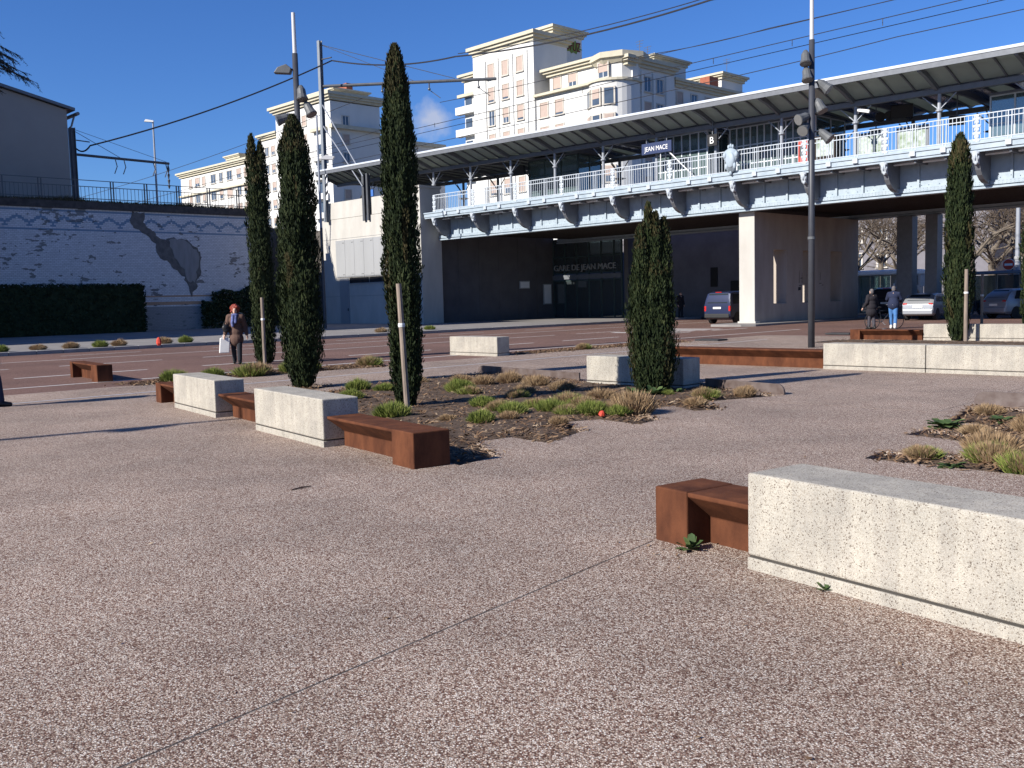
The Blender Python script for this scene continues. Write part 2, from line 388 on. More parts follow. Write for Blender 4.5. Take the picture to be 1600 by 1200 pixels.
M_MULCH = leafmat('mulch_chips', [(0.1, (0.06, 0.035, 0.022)), (0.4, (0.15, 0.088, 0.05)), (0.7, (0.26, 0.17, 0.10)), (0.95, (0.50, 0.39, 0.27))])
def mulch(name, poly, n, spill=0.06, size=(0.02, 0.07), z=-0.02):
    xs = [p[0] for p in poly]; ys = [p[1] for p in poly]; b = MB(); k = 0
    cx = sum(xs)/len(xs); cy = sum(ys)/len(ys)
    while k < n:
        x = random.uniform(min(xs), max(xs)); y = random.uniform(min(ys), max(ys))
        if not inside((x, y), poly): continue
        k += 1
        x += random.gauss(0, spill); y += random.gauss(0, spill)
        L = random.uniform(*size); W = L*random.uniform(0.15, 0.4); a = random.uniform(0, pi); t = random.uniform(-0.5, 0.5)
        ins_ = inside((x, y), poly); zz = (0.012 if ins_ else 0.008)+random.uniform(0, 0.035)*(1 if ins_ else 0.15)
        u = Vector((cos(a), sin(a), t))*L/2; w = Vector((-sin(a), cos(a), random.uniform(-.4, .4)))*W/2; c = Vector((x, y, zz))
        b.quad(c-u-w, c+u-w*0.6, c+u+w, c-u+w*0.7)
    o = b.build(name, M_MULCH); tag(o, 'brown bark mulch and dry leaf litter scattered over the planting beds', 'mulch', kind='stuff'); return o
for bd in (BED_A, BED_B, BED_C, BED_D, BED_F, BED_G): soil('planting_bed', bd)
mulch('bark_mulch', BED_A, 20000, 0.06, (0.025, 0.10)); mulch('bark_mulch', BED_B, 9000, 0.06, (0.025, 0.10)); mulch('bark_mulch', BED_C, 5000, 0.12, (0.04, 0.11)); mulch('bark_mulch', BED_D, 4500, 0.2, (0.04, 0.11)); mulch('bark_mulch', BED_F, 500); mulch('bark_mulch', BED_G, 1500)
lv = MB(); rnd = random.Random(77)
spots = [(-4.0, 13.6, 0.5, 60), (-1.4, 10.2, 0.5, 50), (1.0, 6.3, 0.25, 40), (0.2, 11.6, 0.6, 70), (2.2, 14.0, 0.8, 60), (1.9, 5.0, 0.5, 30), (3.5, 9.8, 0.5, 40), (-1.0, 8.0, 5.0, 160), (6.0, 15.0, 4.0, 90)]
for cx, cy, sp, n in spots:
    for k in range(n):
        x = rnd.gauss(cx, sp); y = rnd.gauss(cy, sp); L = rnd.uniform(0.012, 0.045); a = rnd.uniform(0, pi); u = Vector((cos(a), sin(a), rnd.uniform(-.2, .2)))*L/2; w = Vector((-sin(a), cos(a), rnd.uniform(-.3, .3)))*L*rnd.uniform(.12, .3); c = Vector((x, y, 0.008))
        lv.quad(c-u, c-w, c+u, c+w)
tag(lv.build('leaf_litter', M_MULCH), 'tiny dry leaf bits blown over the paving', 'leaf litter', kind='stuff')
# ------------------------------------------------------------------ precast blocks and weathering steel benches
def concrete_block_mat(name, base, chips, dark):
    m = speckle(name, [(0, chips), (0.16, tuple(c*1.0 for c in base)), (0.55, tuple(c*1.1 for c in base)), (0.93, dark)], 170, grout=(0.86, 0.85, 0.84), big=(0.76, 1.10), bigscale=2.4, bump=0.25)
    return m
M_BLOCK = concrete_block_mat('pale_terrazzo_concrete', (0.445, 0.42, 0.365), (0.375, 0.34, 0.285), (0.17, 0.14, 0.115))
# broad rain streaks on the blocks
def add_streaks(m, amt=0.16):
    n = m.node_tree.nodes; l = m.node_tree.links; p = n['Principled BSDF']
    src = p.inputs['Base Color'].links[0].from_socket
    t = n.new('ShaderNodeTexCoord'); mp_ = n.new('ShaderNodeMapping'); mp_.inputs['Scale'].default_value = (5, 5, 0.5); l.new(t.outputs['Object'], mp_.inputs[0])
    q = n.new('ShaderNodeTexNoise'); q.inputs['Scale'].default_value = 2.2; q.inputs['Detail'].default_value = 5; l.new(mp_.outputs[0], q.inputs['Vector'])
    r = n.new('ShaderNodeValToRGB'); r.color_ramp.elements[0].position = 0.35; r.color_ramp.elements[1].position = 0.6
    r.color_ramp.elements[0].color = (1-amt, 1-amt, 1-amt*0.9, 1); r.color_ramp.elements[1].color = (1, 1, 1, 1); l.new(q.outputs['Fac'], r.inputs['Fac'])
    x = n.new('ShaderNodeMixRGB'); x.blend_type = 'MULTIPLY'; x.inputs[0].default_value = 1; l.new(src, x.inputs[1]); l.new(r.outputs[0], x.inputs[2]); l.new(x.outputs[0], p.inputs['Base Color'])
add_streaks(M_BLOCK)
M_CORTEN = mat('weathering_steel', (0.056, 0.021, 0.012), 0.88, 0.3, 5, bump=0.25, bscale=120, col2=(0.135, 0.05, 0.024), spec=0.12, detail=8, stretch=(1, 1, 0.5))
M_DKSTEEL = mat('dull_steel_edging', (0.075, 0.05, 0.042), 0.65, 0.3, 5, bump=0.2, col2=(0.15, 0.12, 0.11), metal=0.1)
def frame2(p, d):
    """matrix with local x along d (front edge), local y away from the viewer"""
    d = Vector((d[0], d[1], 0)).normalized(); return Matrix.Translation((p[0], p[1], 0)) @ Matrix.Rotation(atan2(d.y, d.x), 4, 'Z')
def block(p, d, L, label, D=0.46, Hh=0.56, group='pale concrete seat blocks'):
    r = thing('concrete_block', label, 'block', group=group); r.matrix_world = frame2(p, d)
    b = MB(); b.box(0, L, 0, D, 0.085, Hh); b.build('body', M_BLOCK, r, bevel=0.016, seg=3)
    b = MB(); b.box(0.012, L-0.012, 0.012, D-0.012, 0.07, 0.0855); b.build('shadow_gap', mat('gap_shade', (0.05, 0.045, 0.04), 0.95, 0.2, 9), r)  # groove coloured near black, its shade painted into the material
    b = MB(); b.box(0, L, 0, D, -0.03, 0.072); b.build('plinth', M_BLOCK, r, bevel=0.006)
    return r
def bench(p, d, L, label, box=None, D=0.42, Hh=0.36, y0=0.05, box_w=0.45, lip=True, box2=None):
    """folded steel plate: seat with an undercut front, closed by a box at one end"""
    r = thing('steel_bench', label, 'bench', group='rusty steel benches'); r.matrix_world = frame2(p, d)
    x0, x1 = (0, L)
    if box == 'end': x1 = L-box_w
    if box == 'start': x0 = box_w
    if box2: x0 = box_w*0.45
    b = MB()
    prof = [(y0, Hh), (y0, Hh-0.028), (y0+0.21, Hh-0.19), (y0+0.21, -0.03), (y0+D, -0.03), (y0+D, Hh)]
    b.prism(prof[::-1], 'x', x0, x1); b.build('seat', M_CORTEN, r, bevel=0.008)
    if box: 
        a0, a1 = (L-box_w+0.001, L) if box == 'end' else (0, box_w-0.001)
        b = MB(); b.box(a0, a1, y0-0.004, y0+D+0.004, -0.03, Hh+0.003); b.build('end_box', M_CORTEN, r, bevel=0.012)
    if box2:
        b = MB(); b.box(0, box_w*0.45-0.001, y0-0.004, y0+D+0.004, -0.03, Hh+0.003); b.build('end_box', M_CORTEN, r, bevel=0.012)
    return r
W1 = Vector((1.25, -1.78, 0)).normalized()          # direction of the long seating row
N1 = Vector((-W1.y, W1.x, 0))
block((-5.63, 16.18), W1, 2.08, 'short pale concrete block with a steel bench at both ends, before the tall cypress pair')
block((-3.44, 12.95), W1, 2.17, 'pale concrete block between two steel benches, cypress bed behind it')
bench((-2.19, 11.17), W1, 2.02, 'rusty steel bench with a closed square end, jutting out from the concrete block', box='end')
bench((-4.42, 14.44), W1, 1.80, 'rusty steel bench filling the gap between two pale concrete blocks')
bench((-6.35, 17.2), W1, 1.22, 'short rusty steel bench mostly behind the end of a concrete block', box='start', box_w=0.3, Hh=0.34)
W3 = Vector((0.95, -1.37, 0)).normalized()
block((1.39, 5.76), W3, 3.6, 'long pale speckled concrete block with weeds at its foot, beside the notched rusty bench', Hh=0.585, D=0.50)
bench((0.93, 6.52), W3, 0.84, 'rusty steel bench end with a dark notch beside the long speckled block', box='start', box_w=0.30, D=0.44, Hh=0.365, y0=0.03)
# middle and far blocks follow the viaduct's direction
block(S(39.55, -29.0), E1, 2.25, 'pale concrete block standing right behind the bushy double cypress', D=0.5, Hh=0.55)
block(S(28.83, -23.33), E1, 2.15, 'lone pale concrete block at the edge of the street, partly in shadow', Hh=0.56, D=0.5)
block(S(41.5, -23.6), E1, 2.19, 'long low pale concrete wall block joined to the rusty steel beam', Hh=0.55, D=0.5)
block(S(43.705, -23.6), E1, 2.6, 'low pale concrete wall block with a weathered joint, right of its twin', Hh=0.55, D=0.5)
block(S(38.3, -11.2), E1, 1.75, 'small pale concrete block behind the staked cypress, before the silver car', Hh=0.52, D=0.5)
block(S(40.065, -11.2), E1, 2.3, 'small pale concrete block with a cypress shadow across it', Hh=0.52, D=0.5)
r = bench(S(36.4, -23.62), E1, 5.09, 'long low rusty steel beam running into the pale wall block', box='start', box_w=0.3, Hh=0.40, y0=0.0, D=0.5)
bench(S(35.9, -11.5), E1, 2.38, 'rusty steel bench with an open end, behind the lamp mast', box='start', box_w=0.35, Hh=0.34)
bench(S(26.7, -34.0), (S(29.4, -34.3)-S(25.9, -33.9)), 2.5, 'rusty steel bench standing alone beside the street, notched front', box='end', box_w=0.5, box2=True, Hh=0.38, D=0.34)
def edging(p, q, h, label):
    d = (Vector(q)-Vector(p)); L = d.length; b = MB()
    prof = [(0, -0.05), (L, -0.05), (L, h), (0.14, h)]+[(0.14-0.14*sin(t*pi/8), h-0.14*(1-cos(t*pi/8))) for t in range(1, 5)]
    b.prism([(x, z) for x, z in prof], 'y', -0.02, 0.02)
    o = b.build('steel_edging', M_DKSTEEL, bevel=0.006); o.matrix_world = frame2(p, d); tag(o, label, 'edging', 'low steel edgings of the planting beds'); return o
edging((-0.75, 22.3), (1.35, 19.35), 0.17, 'low steel edging with rounded end along the back of the cypress bed')
edging((4.42, 15.75), (3.45, 17.3), 0.17, 'low steel edging with rounded end beside the dark block face')
edging((6.55, 13.75), (8.2, 12.2), 0.20, 'low steel edging with rounded end at the bed with green leaves')
# small dark drain lids in the paving
M_DARK = mat('dark_metal', (0.03, 0.03, 0.033), 0.55, 0.2, 8)
for a, b_, l in ((31.6, -13.4, 'dark metal cover lying at the mulch strip by the street'), (33.6, -7.7, 'dark metal cover lying near the lamp mast')):
    o = MB().box(-0.5, 0.5, -0.3, 0.3, 0, 0.06).build('metal_cover', M_DARK, bevel=0.01); o.matrix_world = Matrix.Translation(S(a, b_, 0)) @ Matrix.Rotation(TH, 4, 'Z'); tag(o, l, 'cover')
# small stick and litter
M_STICK = mat('dry_wood', (0.09, 0.06, 0.045), 0.9, 0.3, 20)
g_ = MB(); g_.tube([(-1.99, 8.60, .008), (-1.92, 8.69, .011), (-1.85, 8.76, .008)], [0.006, 0.008, 0.004], 6); tag(g_.build('twig', M_STICK), 'small dark twig lying on the open paving', 'twig')
M_RED = mat('red_plastic', (0.55, 0.06, 0.035), 0.5, 0.1, 6)
for p, l in (((1.22, 13.35), 'crumpled orange red litter beside the straw coloured tuft'), ((7.55, 10.6), 'piece of orange red litter in the bed with green leaves'), (tuple(S(12.9, -25.5))[:2], 'small red post cap among the tufts on the far pavement')):
    b = MB(); b.lathe([(0.03, 0), (0.05, 0.02), (0.04, 0.06), (0.015, 0.08)], seg=7); o = b.build('litter', M_RED); o.location = (p[0], p[1], 0.02 if 'post' not in l else 0.13); o.rotation_euler = (0.3, 0.2, 0); tag(o, l, 'litter')
    if 'post' in l: o.scale = (2.2, 2.2, 4.2); o.rotation_euler = (0, 0, 0)
# ------------------------------------------------------------------ cypresses, tufts, hedge, ivy, trees
M_CYP = leafmat('cypress_foliage', [(0.05, (0.005, 0.009, 0.004)), (0.35, (0.013, 0.022, 0.008)), (0.65, (0.026, 0.037, 0.013)), (0.95, (0.050, 0.056, 0.022))])
M_CYPB = leafmat('cypress_foliage_brown', [(0.05, (0.012, 0.013, 0.006)), (0.4, (0.032, 0.031, 0.012)), (0.7, (0.054, 0.045, 0.019)), (0.95, (0.085, 0.064, 0.03))])
M_BARK = mat('bark', (0.10, 0.075, 0.055), 0.95, 0.35, 9, bump=0.8, bscale=30, stretch=(1, 1, 0.3))
M_STAKE = mat('grey_stake_wood', (0.22, 0.175, 0.14), 0.9, 0.3, 12, bump=0.5, bscale=50, stretch=(1, 1, 0.15))
M_TIE = mat('white_tie', (0.62, 0.62, 0.6), 0.7, 0.1, 5)
PROF = [(0, .42), (.04, .66), (.10, .84), (.2, .97), (.32, 1.0), (.5, .95), (.66, .89), (.8, .81), (.9, .65), (.96, .40), (1.0, .06)]
def prof(t):
    for (a, x), (b, y) in zip(PROF, PROF[1:]):
        if a <= t <= b: return x+(y-x)*(t-a)/(b-a)
    return 0.04
def cypress(p, H, R, label, leaders=None, n=15000, leaf=0.075, seed=1, lean=0.0):
    rnd = random.Random(seed)
    r = thing('cypress_tree', label, 'tree', (p[0], p[1], -0.02), group='columnar cypresses on the square')
    b = MB(); b.tube([(0, 0, -0.05), (0.01, 0, H*0.3), (0.0, 0.01, H*0.8)], [0.075, 0.055, 0.015], 8); b.build('trunk', M_BARK, r)
    leaders = leaders or [(0, 0, 1.0, 1.0)]
    core = MB(); g = MB(); gb = MB()
    for li, (lx, ly, hs, rs) in enumerate(leaders):
        h = H*hs; R_ = R*rs; zb = 0.03
        core.lathe([(max(0.01, R_*prof(t)*0.66), zb+t*h*0.97) for t in (0, .04, .1, .2, .35, .5, .65, .8, .9, .97)], lx, ly, 12)
        m = int(n*hs*rs/sum(a[2]*a[3] for a in leaders))
        for k in range(m):
            t = rnd.random()**0.92; a = rnd.uniform(0, 2*pi)
            lump = 1+0.34*noise.noise((cos(a)*1.7+seed*9+li, sin(a)*1.7, t*h*1.15))+0.24*noise.noise((cos(a)*4.2+seed, sin(a)*4.2, t*h*3.1))
            rr = R_*prof(t)*lump*(rnd.uniform(0.60, 1.0) if rnd.random() < 0.75 else rnd.uniform(0.95, 1.09))
            c = Vector((lx+lean*t*h+rr*cos(a), ly+rr*sin(a), zb+t*h))
            out = Vector((cos(a), sin(a), 0)); tw = rnd.uniform(-0.9, 0.9)
            up = (Vector((0, 0, 1))+out*rnd.uniform(-0.05, 0.42)+Vector((rnd.gauss(0, .16), rnd.gauss(0, .16), 0))).normalized()
            sd_ = (up.cross(out)).normalized(); sd_ = (sd_*cos(tw)+out*sin(tw)).normalized()
            L = leaf*rnd.uniform(0.7, 1.7)*(1.25 if t > 0.93 else 1); w = L*rnd.uniform(0.16, 0.3)
            tgt = gb if (t > 0.87 and rnd.random() < 0.6) or noise.noise((cos(a)*1.3+seed*3, sin(a)*1.3, t*h*0.8)) > 0.46 else g
            tgt.quad(c-sd_*w*0.5, c+sd_*w*0.5, c+up*L*0.6+sd_*w*0.55+out*0.008, c+up*L, c+up*L*0.6-sd_*w*0.55)
    cr_ = core.build('inner_crown', M_CYP, r, smooth=True)
    g.build('crown', M_CYP, r); gb.build('browned_sprays', M_CYPB, r)
    return r
cypress((-7.04, 27.9), 6.35, 0.29, 'slim double tipped cypress beside the walking woman', leaders=[(-0.12, 0, 1.0, 0.75), (0.11, 0.05, 0.97, 0.75), (0, 0, 0.9, 0.98)], n=20000, leaf=0.075, seed=3)
cypress((-4.15, 19.4), 5.25, 0.385, 'broad dark cypress between the concrete blocks and the floodlight mast', n=30000, leaf=0.06, seed=5)
cypress((-1.66, 15.25), 5.5, 0.262, 'tallest looking slender cypress with a wooden stake in the big planting bed', n=36000, leaf=0.05, seed=8)
cypress((2.37, 16.5), 3.15, 0.335, 'bushy many tipped cypress standing before the pale block', leaders=[(-0.02, 0, 1.0, 0.42), (0.24, 0.0, 0.92, 0.40), (-0.17, -0.05, 0.88, 0.44), (0.09, -0.06, 0.95, 0.36), (-0.05, 0.08, 0.76, 0.95), (0.07, 0.02, 0.72, 1.0)], n=36000, leaf=0.05, seed=11)
cypress((14.08, 30.75), 6.3, 0.40, 'cypress with a pale wooden stake behind the long low wall blocks', n=14000, leaf=0.10, seed=14)
cypress((16.15, 30.0), 5.2, 0.42, 'cypress at the end of the low block wall, its shadow on the next block', n=9000, leaf=0.10, seed=17)
def stake(p, h, label, lean=(0, 0), r=0.045):
    t = thing('wooden_stake', label, 'stake', (p[0], p[1], -0.02), group='wooden tree stakes')
    b = MB(); b.tube([(0, 0, -0.02), (lean[0]*0.5, lean[1]*0.5, h*0.5), (lean[0], lean[1], h)], [r, r*0.97, r*0.92], 10); b.build('post', M_STAKE, t, smooth=False)
    b = MB(); z = h*0.68; b.lathe([(r*1.1, z-0.03), (r*1.2, z), (r*1.1, z+0.03)], lean[0]*0.68, lean[1]*0.68, 10); b.build('tie', M_TIE, t)
stake((-1.60, 14.78), 1.95, 'round wooden stake leaning slightly at the tallest slender cypress', (-0.07, 0.0))
stake((14.05, 30.15), 2.25, 'pale wooden stake against the cypress behind the low wall blocks', r=0.06)
stake((-6.93, 27.4), 1.9, 'pale thin stake against the double tipped cypress', r=0.05)
stake((15.05, 31.2), 2.1, 'dark wooden stake between the two cypresses by the low wall', r=0.045)

M_GRASS = leafmat('green_grass', [(0.05, (0.05, 0.065, 0.018)), (0.4, (0.13, 0.165, 0.035)), (0.7, (0.23, 0.26, 0.065)), (0.95, (0.36, 0.34, 0.13))])
M_DRY = leafmat('dry_grass', [(0.05, (0.16, 0.10, 0.055)), (0.4, (0.27, 0.18, 0.10)), (0.7, (0.38, 0.27, 0.16)), (0.95, (0.50, 0.40, 0.26))])
M_WEED = leafmat('weed_leaves', [(0.05, (0.025, 0.045, 0.018)), (0.5, (0.055, 0.088, 0.03)), (0.95, (0.11, 0.15, 0.055))])
def tuft_mesh(name, m, R, Hh, n, seed, loose=0.12):
    """brush like dome: blades rooted over the clump, tips on a low hemisphere"""
    rnd = random.Random(seed); b = MB()
    for k in range(n):
        a = rnd.uniform(0, 2*pi); q = sqrt(rnd.random()); out = Vector((cos(a), sin(a), 0))
        p0 = out*R*0.62*q+Vector((0, 0, -0.03)); top = Hh*sqrt(max(0.04, 1-(q*0.93)**2))*rnd.uniform(0.78, 1.10)*(1+0.22*noise.noise((out.x*q*2.2+seed*5, out.y*q*2.2, 0)))
        p2 = out*R*(0.98*q)+Vector((rnd.gauss(0, loose*R), rnd.gauss(0, loose*R), top)); p1 = p0.lerp(p2, 0.55)+Vector((0, 0, top*0.08))
        w = rnd.uniform(0.0035, 0.007); t = rnd.uniform(0, pi); sdv = Vector((cos(t), sin(t), 0))*w
        b.quad(p0-sdv, p0+sdv, p1+sdv*0.85, p1-sdv*0.85); b.quad(p1-sdv*0.85, p1+sdv*0.85, p2)
    return b.mesh(name, m)
TG = [tuft_mesh('tuft_green', M_GRASS, 0.27, 0.20, 1500, i) for i in range(3)]
TD = [tuft_mesh('tuft_dry', M_DRY, 0.27, 0.19, 1700, 10+i) for i in range(3)]
TM = [tuft_mesh('tuft_mixed', M_GRASS, 0.28, 0.17, 700, 20+i) for i in range(2)]
nt_ = 0
def tuft(x, y, kind, sc, label, group):
    global nt_; nt_ += 1
    rz = random.uniform(0, 6.28)
    z0 = 0.02
    if kind == 'm':     # straw heart with green blades round it
        o = thing('grass_tuft', label, 'grass tuft', (x, y, z0), rz, group); o.scale = (sc, sc, sc*random.uniform(0.9, 1.15))
        link('straw', TD[nt_ % 3], o, sc=0.9); link('green_blades', TM[nt_ % 2], o, (0.04, -0.06, 0))
        return
    o = link('grass_tuft', (TG if kind == 'g' else TD)[nt_ % 3], None, (x, y, z0), rz, (sc, sc, sc*random.uniform(0.85, 1.2))); tag(o, label, 'grass tuft', group)
LG = {'g': 'fresh green grass tuft in the mulch of the big cypress bed', 'd': 'dry straw coloured grass tuft in the mulch of the big cypress bed', 'm': 'half green half straw grass tuft in the mulch of the big cypress bed'}
# the positions are on the bed's soil: x, y, kind, size
TUFTS = [(-2.9, 18.3, 'g', 1.0), (-2.35, 18.0, 'g', 0.9), (-2.75, 16.6, 'g', .9), (-1.72, 13.85, 'g', 1.15), (-0.95, 17.6, 'g', 1.1), (-0.72, 17.0, 'm', .9), (0.05, 16.1, 'm', .8), (-0.55, 18.8, 'd', 1.0), (-0.05, 19.2, 'd', 1.1), (-1.0, 19.4, 'd', 1.0), (0.45, 18.3, 'd', 1.1), (0.9, 17.4, 'd', 1.0),
  (-0.45, 14.9, 'g', .85), (-0.2, 14.3, 'm', .9), (0.0, 13.9, 'g', .9), (0.35, 14.6, 'm', .85), (0.55, 14.1, 'g', .95), (0.85, 15.1, 'm', 1.05), (0.75, 13.7, 'm', .8), (1.05, 14.5, 'm', .9), (1.12, 13.65, 'g', 1.0), (-0.42, 13.0, 'g', .8), (-0.05, 13.25, 'd', .6), (1.45, 15.7, 'd', 1.05), (0.6, 12.6, 'd', .55), (1.68, 13.7, 'd', 1.45), (1.47, 13.45, 'g', .75), (-0.9, 13.3, 'd', .55),
  (3.05, 15.5, 'm', .9), (2.72, 14.4, 'd', .75), (3.75, 15.65, 'd', .75), (2.55, 16.0, 'g', .5), (0.2, 16.9, 'd', .9), (-1.9, 19.6, 'd', .9)]
for x, y, k, s_ in TUFTS: tuft(x, y, k, s_, LG[k], 'grass tufts in the big cypress bed')
LB = {'g': 'green grass tuft in the stepped bed beyond the long speckled block', 'd': 'straw coloured grass tuft in the stepped bed beyond the long speckled block', 'm': 'green and straw grass tuft in the stepped bed beyond the long speckled block'}
for x, y, k, s_ in [(3.98, 9.45, 'm', .72), (4.75, 9.6, 'd', 1.15), (4.55, 9.15, 'm', .95), (4.62, 8.6, 'm', 0.95), (5.1, 8.4, 'm', 0.9), (5.2, 10.9, 'd', .7), (5.9, 11.0, 'd', .9), (6.2, 12.6, 'd', .8), (5.6, 10.2, 'd', .8), (6.6, 12.0, 'd', .8)]:
    tuft(x, y, k, s_, LB[k], 'grass tufts in the stepped bed')
LC = {'g': 'green tuft in the leaf strewn strip along the street', 'd': 'dry tuft in the leaf strewn strip along the street', 'm': 'green and dry tuft in the leaf strewn strip along the street'}
for a, b_, k, s_ in [(30.9, -33.2, 'g', 1.3), (30.8, -32.2, 'g', 1.2), (31.0, -31.2, 'm', 1.9), (31.0, -30.2, 'g', 1.4), (30.8, -29.6, 'g', 1.2), (30.9, -19.5, 'm', 1.0), (30.7, -16.5, 'd', 1.2), (38.0, -22.9, 'd', 1.1), (38.9, -22.6, 'd', 1.0), (37.4, -22.8, 'd', .9), (30.9, -27.9, 'm', 1.4)]:
    p = S(a, b_); tuft(p.x, p.y, k, s_, LC[k], 'tufts along the street edge')
LP_ = {'d': 'dry tuft on the far pavement edge near the white tiled wall', 'g': 'green tuft on the far pavement edge near the white tiled wall', 'm': 'pale tuft on the far pavement edge near the white tiled wall'}
for i, (a, b_) in enumerate([(11, -31), (10.7, -29.5), (10.9, -28.3), (11.1, -27.2), (10.8, -26.3), (11, -24.4), (10.9, -23.4), (10.5, -12.5), (10.8, -11), (10.2, -9)]):
    p = S(a, b_, 0.1); k = 'gdd'[i % 3]; tuft(p.x, p.y, k, 1.35, LP_[k], 'tufts on the far pavement')
for o in C.objects:
    if o.get('group') == 'tufts on the far pavement': o.location.z = 0.13
def weed(p, label, sc=1.0, n=16, seed=0, up=0.5):
    rnd = random.Random(seed); b = MB()
    for k in range(n):
        a = rnd.uniform(0, 2*pi); L = rnd.uniform(0.09, 0.17)*sc; e = rnd.uniform(0.15, 1.1)*up; d = Vector((cos(a)*cos(e), sin(a)*cos(e), sin(e))); s2 = Vector((-sin(a), cos(a), 0))*L*0.22
        p0 = Vector((0, 0, 0.005)); b.quad(p0, p0+d*L*0.45-s2, p0+d*L*0.8-s2*0.8-Vector((0, 0, L*.05)), p0+d*L-Vector((0, 0, L*0.16)), p0+d*L*0.8+s2*0.8-Vector((0, 0, L*.05)), p0+d*L*0.45+s2)
    o = b.build('weed', M_WEED); o.location = (p[0], p[1], 0.0); tag(o, label, 'weed', 'weeds'); return o
weed((1.13, 6.22), 'small green weed at the foot of the notched rusty bench', 0.75, 22, 1, 1.2)
weed((1.70, 5.28), 'tiny green weed at the plinth of the long speckled block', 0.42, 9, 2, 1.2)
weed((5.15, 11.55), 'broad leaved green plant in the notch of the stepped bed', 1.7, 40, 3)
weed((4.05, 8.95), 'dark green weed at the paving tongue behind the long speckled block', 1.0, 22, 4)
weed((6.0, 11.9), 'low green weed deeper in the stepped bed', 1.3, 24, 5)
weed((2.35, 16.05), 'grey green leafy weed at the foot of the bushy cypress', 1.7, 34, 6, 0.9)
weed((1.98, 15.95), 'leafy weed left of the bushy cypress foot', 1.6, 34, 7, 0.9)
weed((2.75, 16.3), 'dark weed right of the bushy cypress foot', 1.2, 24, 8, 0.9)

# clipped dark hedge before the white wall
M_HEDGE = leafmat('hedge_leaves', [(0.05, (0.010, 0.016, 0.008)), (0.5, (0.025, 0.036, 0.014)), (0.95, (0.05, 0.06, 0.028))])
def leaf_shell(b, f, n, size, seed):
    rnd = random.Random(seed)
    for k in range(n):
        c, nrm = f(rnd); c = Vector(c)+Vector(nrm)*rnd.uniform(-0.12, 0.10); u = Vector((rnd.gauss(0, 1), rnd.gauss(0, 1), rnd.gauss(0, 1))).normalized(); w = u.cross(Vector(nrm)+Vector((rnd.gauss(0, .4), rnd.gauss(0, .4), rnd.gauss(0, .4)))).normalized()
        L = size*rnd.uniform(0.6, 1.5); b.quad(c-u*L*0.5, c+w*L*0.3, c+u*L*0.5, c-w*L*0.3)
SITE = Matrix.Translation(ORI) @ Matrix.Rotation(TH, 4, 'Z')
hd = thing('hedge', 'tall clipped dark hedge standing before the white tiled wall', 'hedge'); hd.matrix_world = SITE
b = MB(); b.box(-13.6, -11.6, -36.5, -15.5, 0.1, 3.1); b.build('inner_mass', M_HEDGE, hd)
def hf(rnd):
    q = rnd.random()
    if q < 0.6: return (-11.55, rnd.uniform(-36.5, -15.5), rnd.uniform(0.1, 3.2)), (1, 0, 0)
    if q < 0.88: return (rnd.uniform(-13.6, -11.5), rnd.uniform(-36.5, -15.4), 3.2+0.08*noise.noise((rnd.random()*9, 3, 1))), (0, 0, 1)
    return (rnd.uniform(-13.6, -11.5), -15.45, rnd.uniform(0.1, 3.2)), (0, 1, 0)
b = MB(); leaf_shell(b, hf, 14000, 0.17, 2); b.build('leaves', M_HEDGE, hd)
iv = thing('ivy', 'dark ivy mound climbing the foot of the white tiled wall', 'ivy'); iv.matrix_world = SITE
def ivf(rnd):
    y = rnd.uniform(-10.4, -2.5); top = 2.9+0.5*noise.noise((y*0.7, 0, 2)) - (0.9 if y < -9.6 else 0)
    return (-13.75+rnd.uniform(0, .35), y, top*rnd.random()**0.7), (1, 0, 0.2)
b = MB(); leaf_shell(b, ivf, 5200, 0.2, 4); b.build('leaves', M_HEDGE, iv)

# bare pollarded plane trees beyond the bridge, and one conifer whose boughs hang in at the top left
M_PLANE = mat('plane_bark', (0.15, 0.125, 0.10), 0.95, 0.35, 4, bump=0.6, bscale=12)
M_TWIG = mat('twigs', (0.105, 0.08, 0.06), 0.95, 0.3, 8)
def plane_tree(p, h, label, seed):
    rnd = random.Random(seed); t = thing('plane_tree', label, 'tree', p, rnd.uniform(0, 6), 'bare plane trees beyond the bridge')
    b = MB(); tw = MB(); b.tube([(0, 0, -0.1), (0.05, 0, h*0.2), (0.1, 0.05, h*0.42)], [0.32, 0.24, 0.2], 9)
    def grow(q, d, L, r, lev):
        m1 = q+d*L*0.5+Vector((rnd.gauss(0, .06), rnd.gauss(0, .06), rnd.gauss(0, .06)))*L; e = q+d*L
        (b if lev < 2 else tw).tube([q, m1, e], [r, r*0.82, r*0.62], 6 if lev < 2 else 4, cap=False)
        if lev >= 4: return
        for k in range(3 if lev < 2 else 3):
            nd = (d+Vector((rnd.gauss(0, .62), rnd.gauss(0, .62), rnd.gauss(0.12, .4)))).normalized(); grow(e if k else m1, nd, L*rnd.uniform(0.58, 0.8), r*0.56, lev+1)
    for k in range(5):
        a = k*1.257+rnd.uniform(-.3, .3); grow(Vector((0.1, 0.05, h*rnd.uniform(0.32, 0.42))), Vector((cos(a)*.75, sin(a)*.75, .72)).normalized(), h*0.22, 0.13, 0)
    b.build('trunk', M_PLANE, t); tw.build('crown', M_TWIG, t)
PT = [(15.4, 30), (17.8, 33), (13.4, 38), (11.0, 46), (24.8, 28), (27.3, 31), (22.8, 37), (27.5, 37), (20.6, 43), (25.6, 45), (30.5, 30), (8, 55)]
for i, (a, b_) in enumerate(PT):
    plane_tree(S(a, b_, -0.1), 9.5+(i % 3), ['bare plane tree with knotted boughs seen under the bridge', 'bare branching plane tree seen beyond the bridge columns', 'bare twiggy plane tree beyond the bridge, far along the street'][i % 3], 40+i)
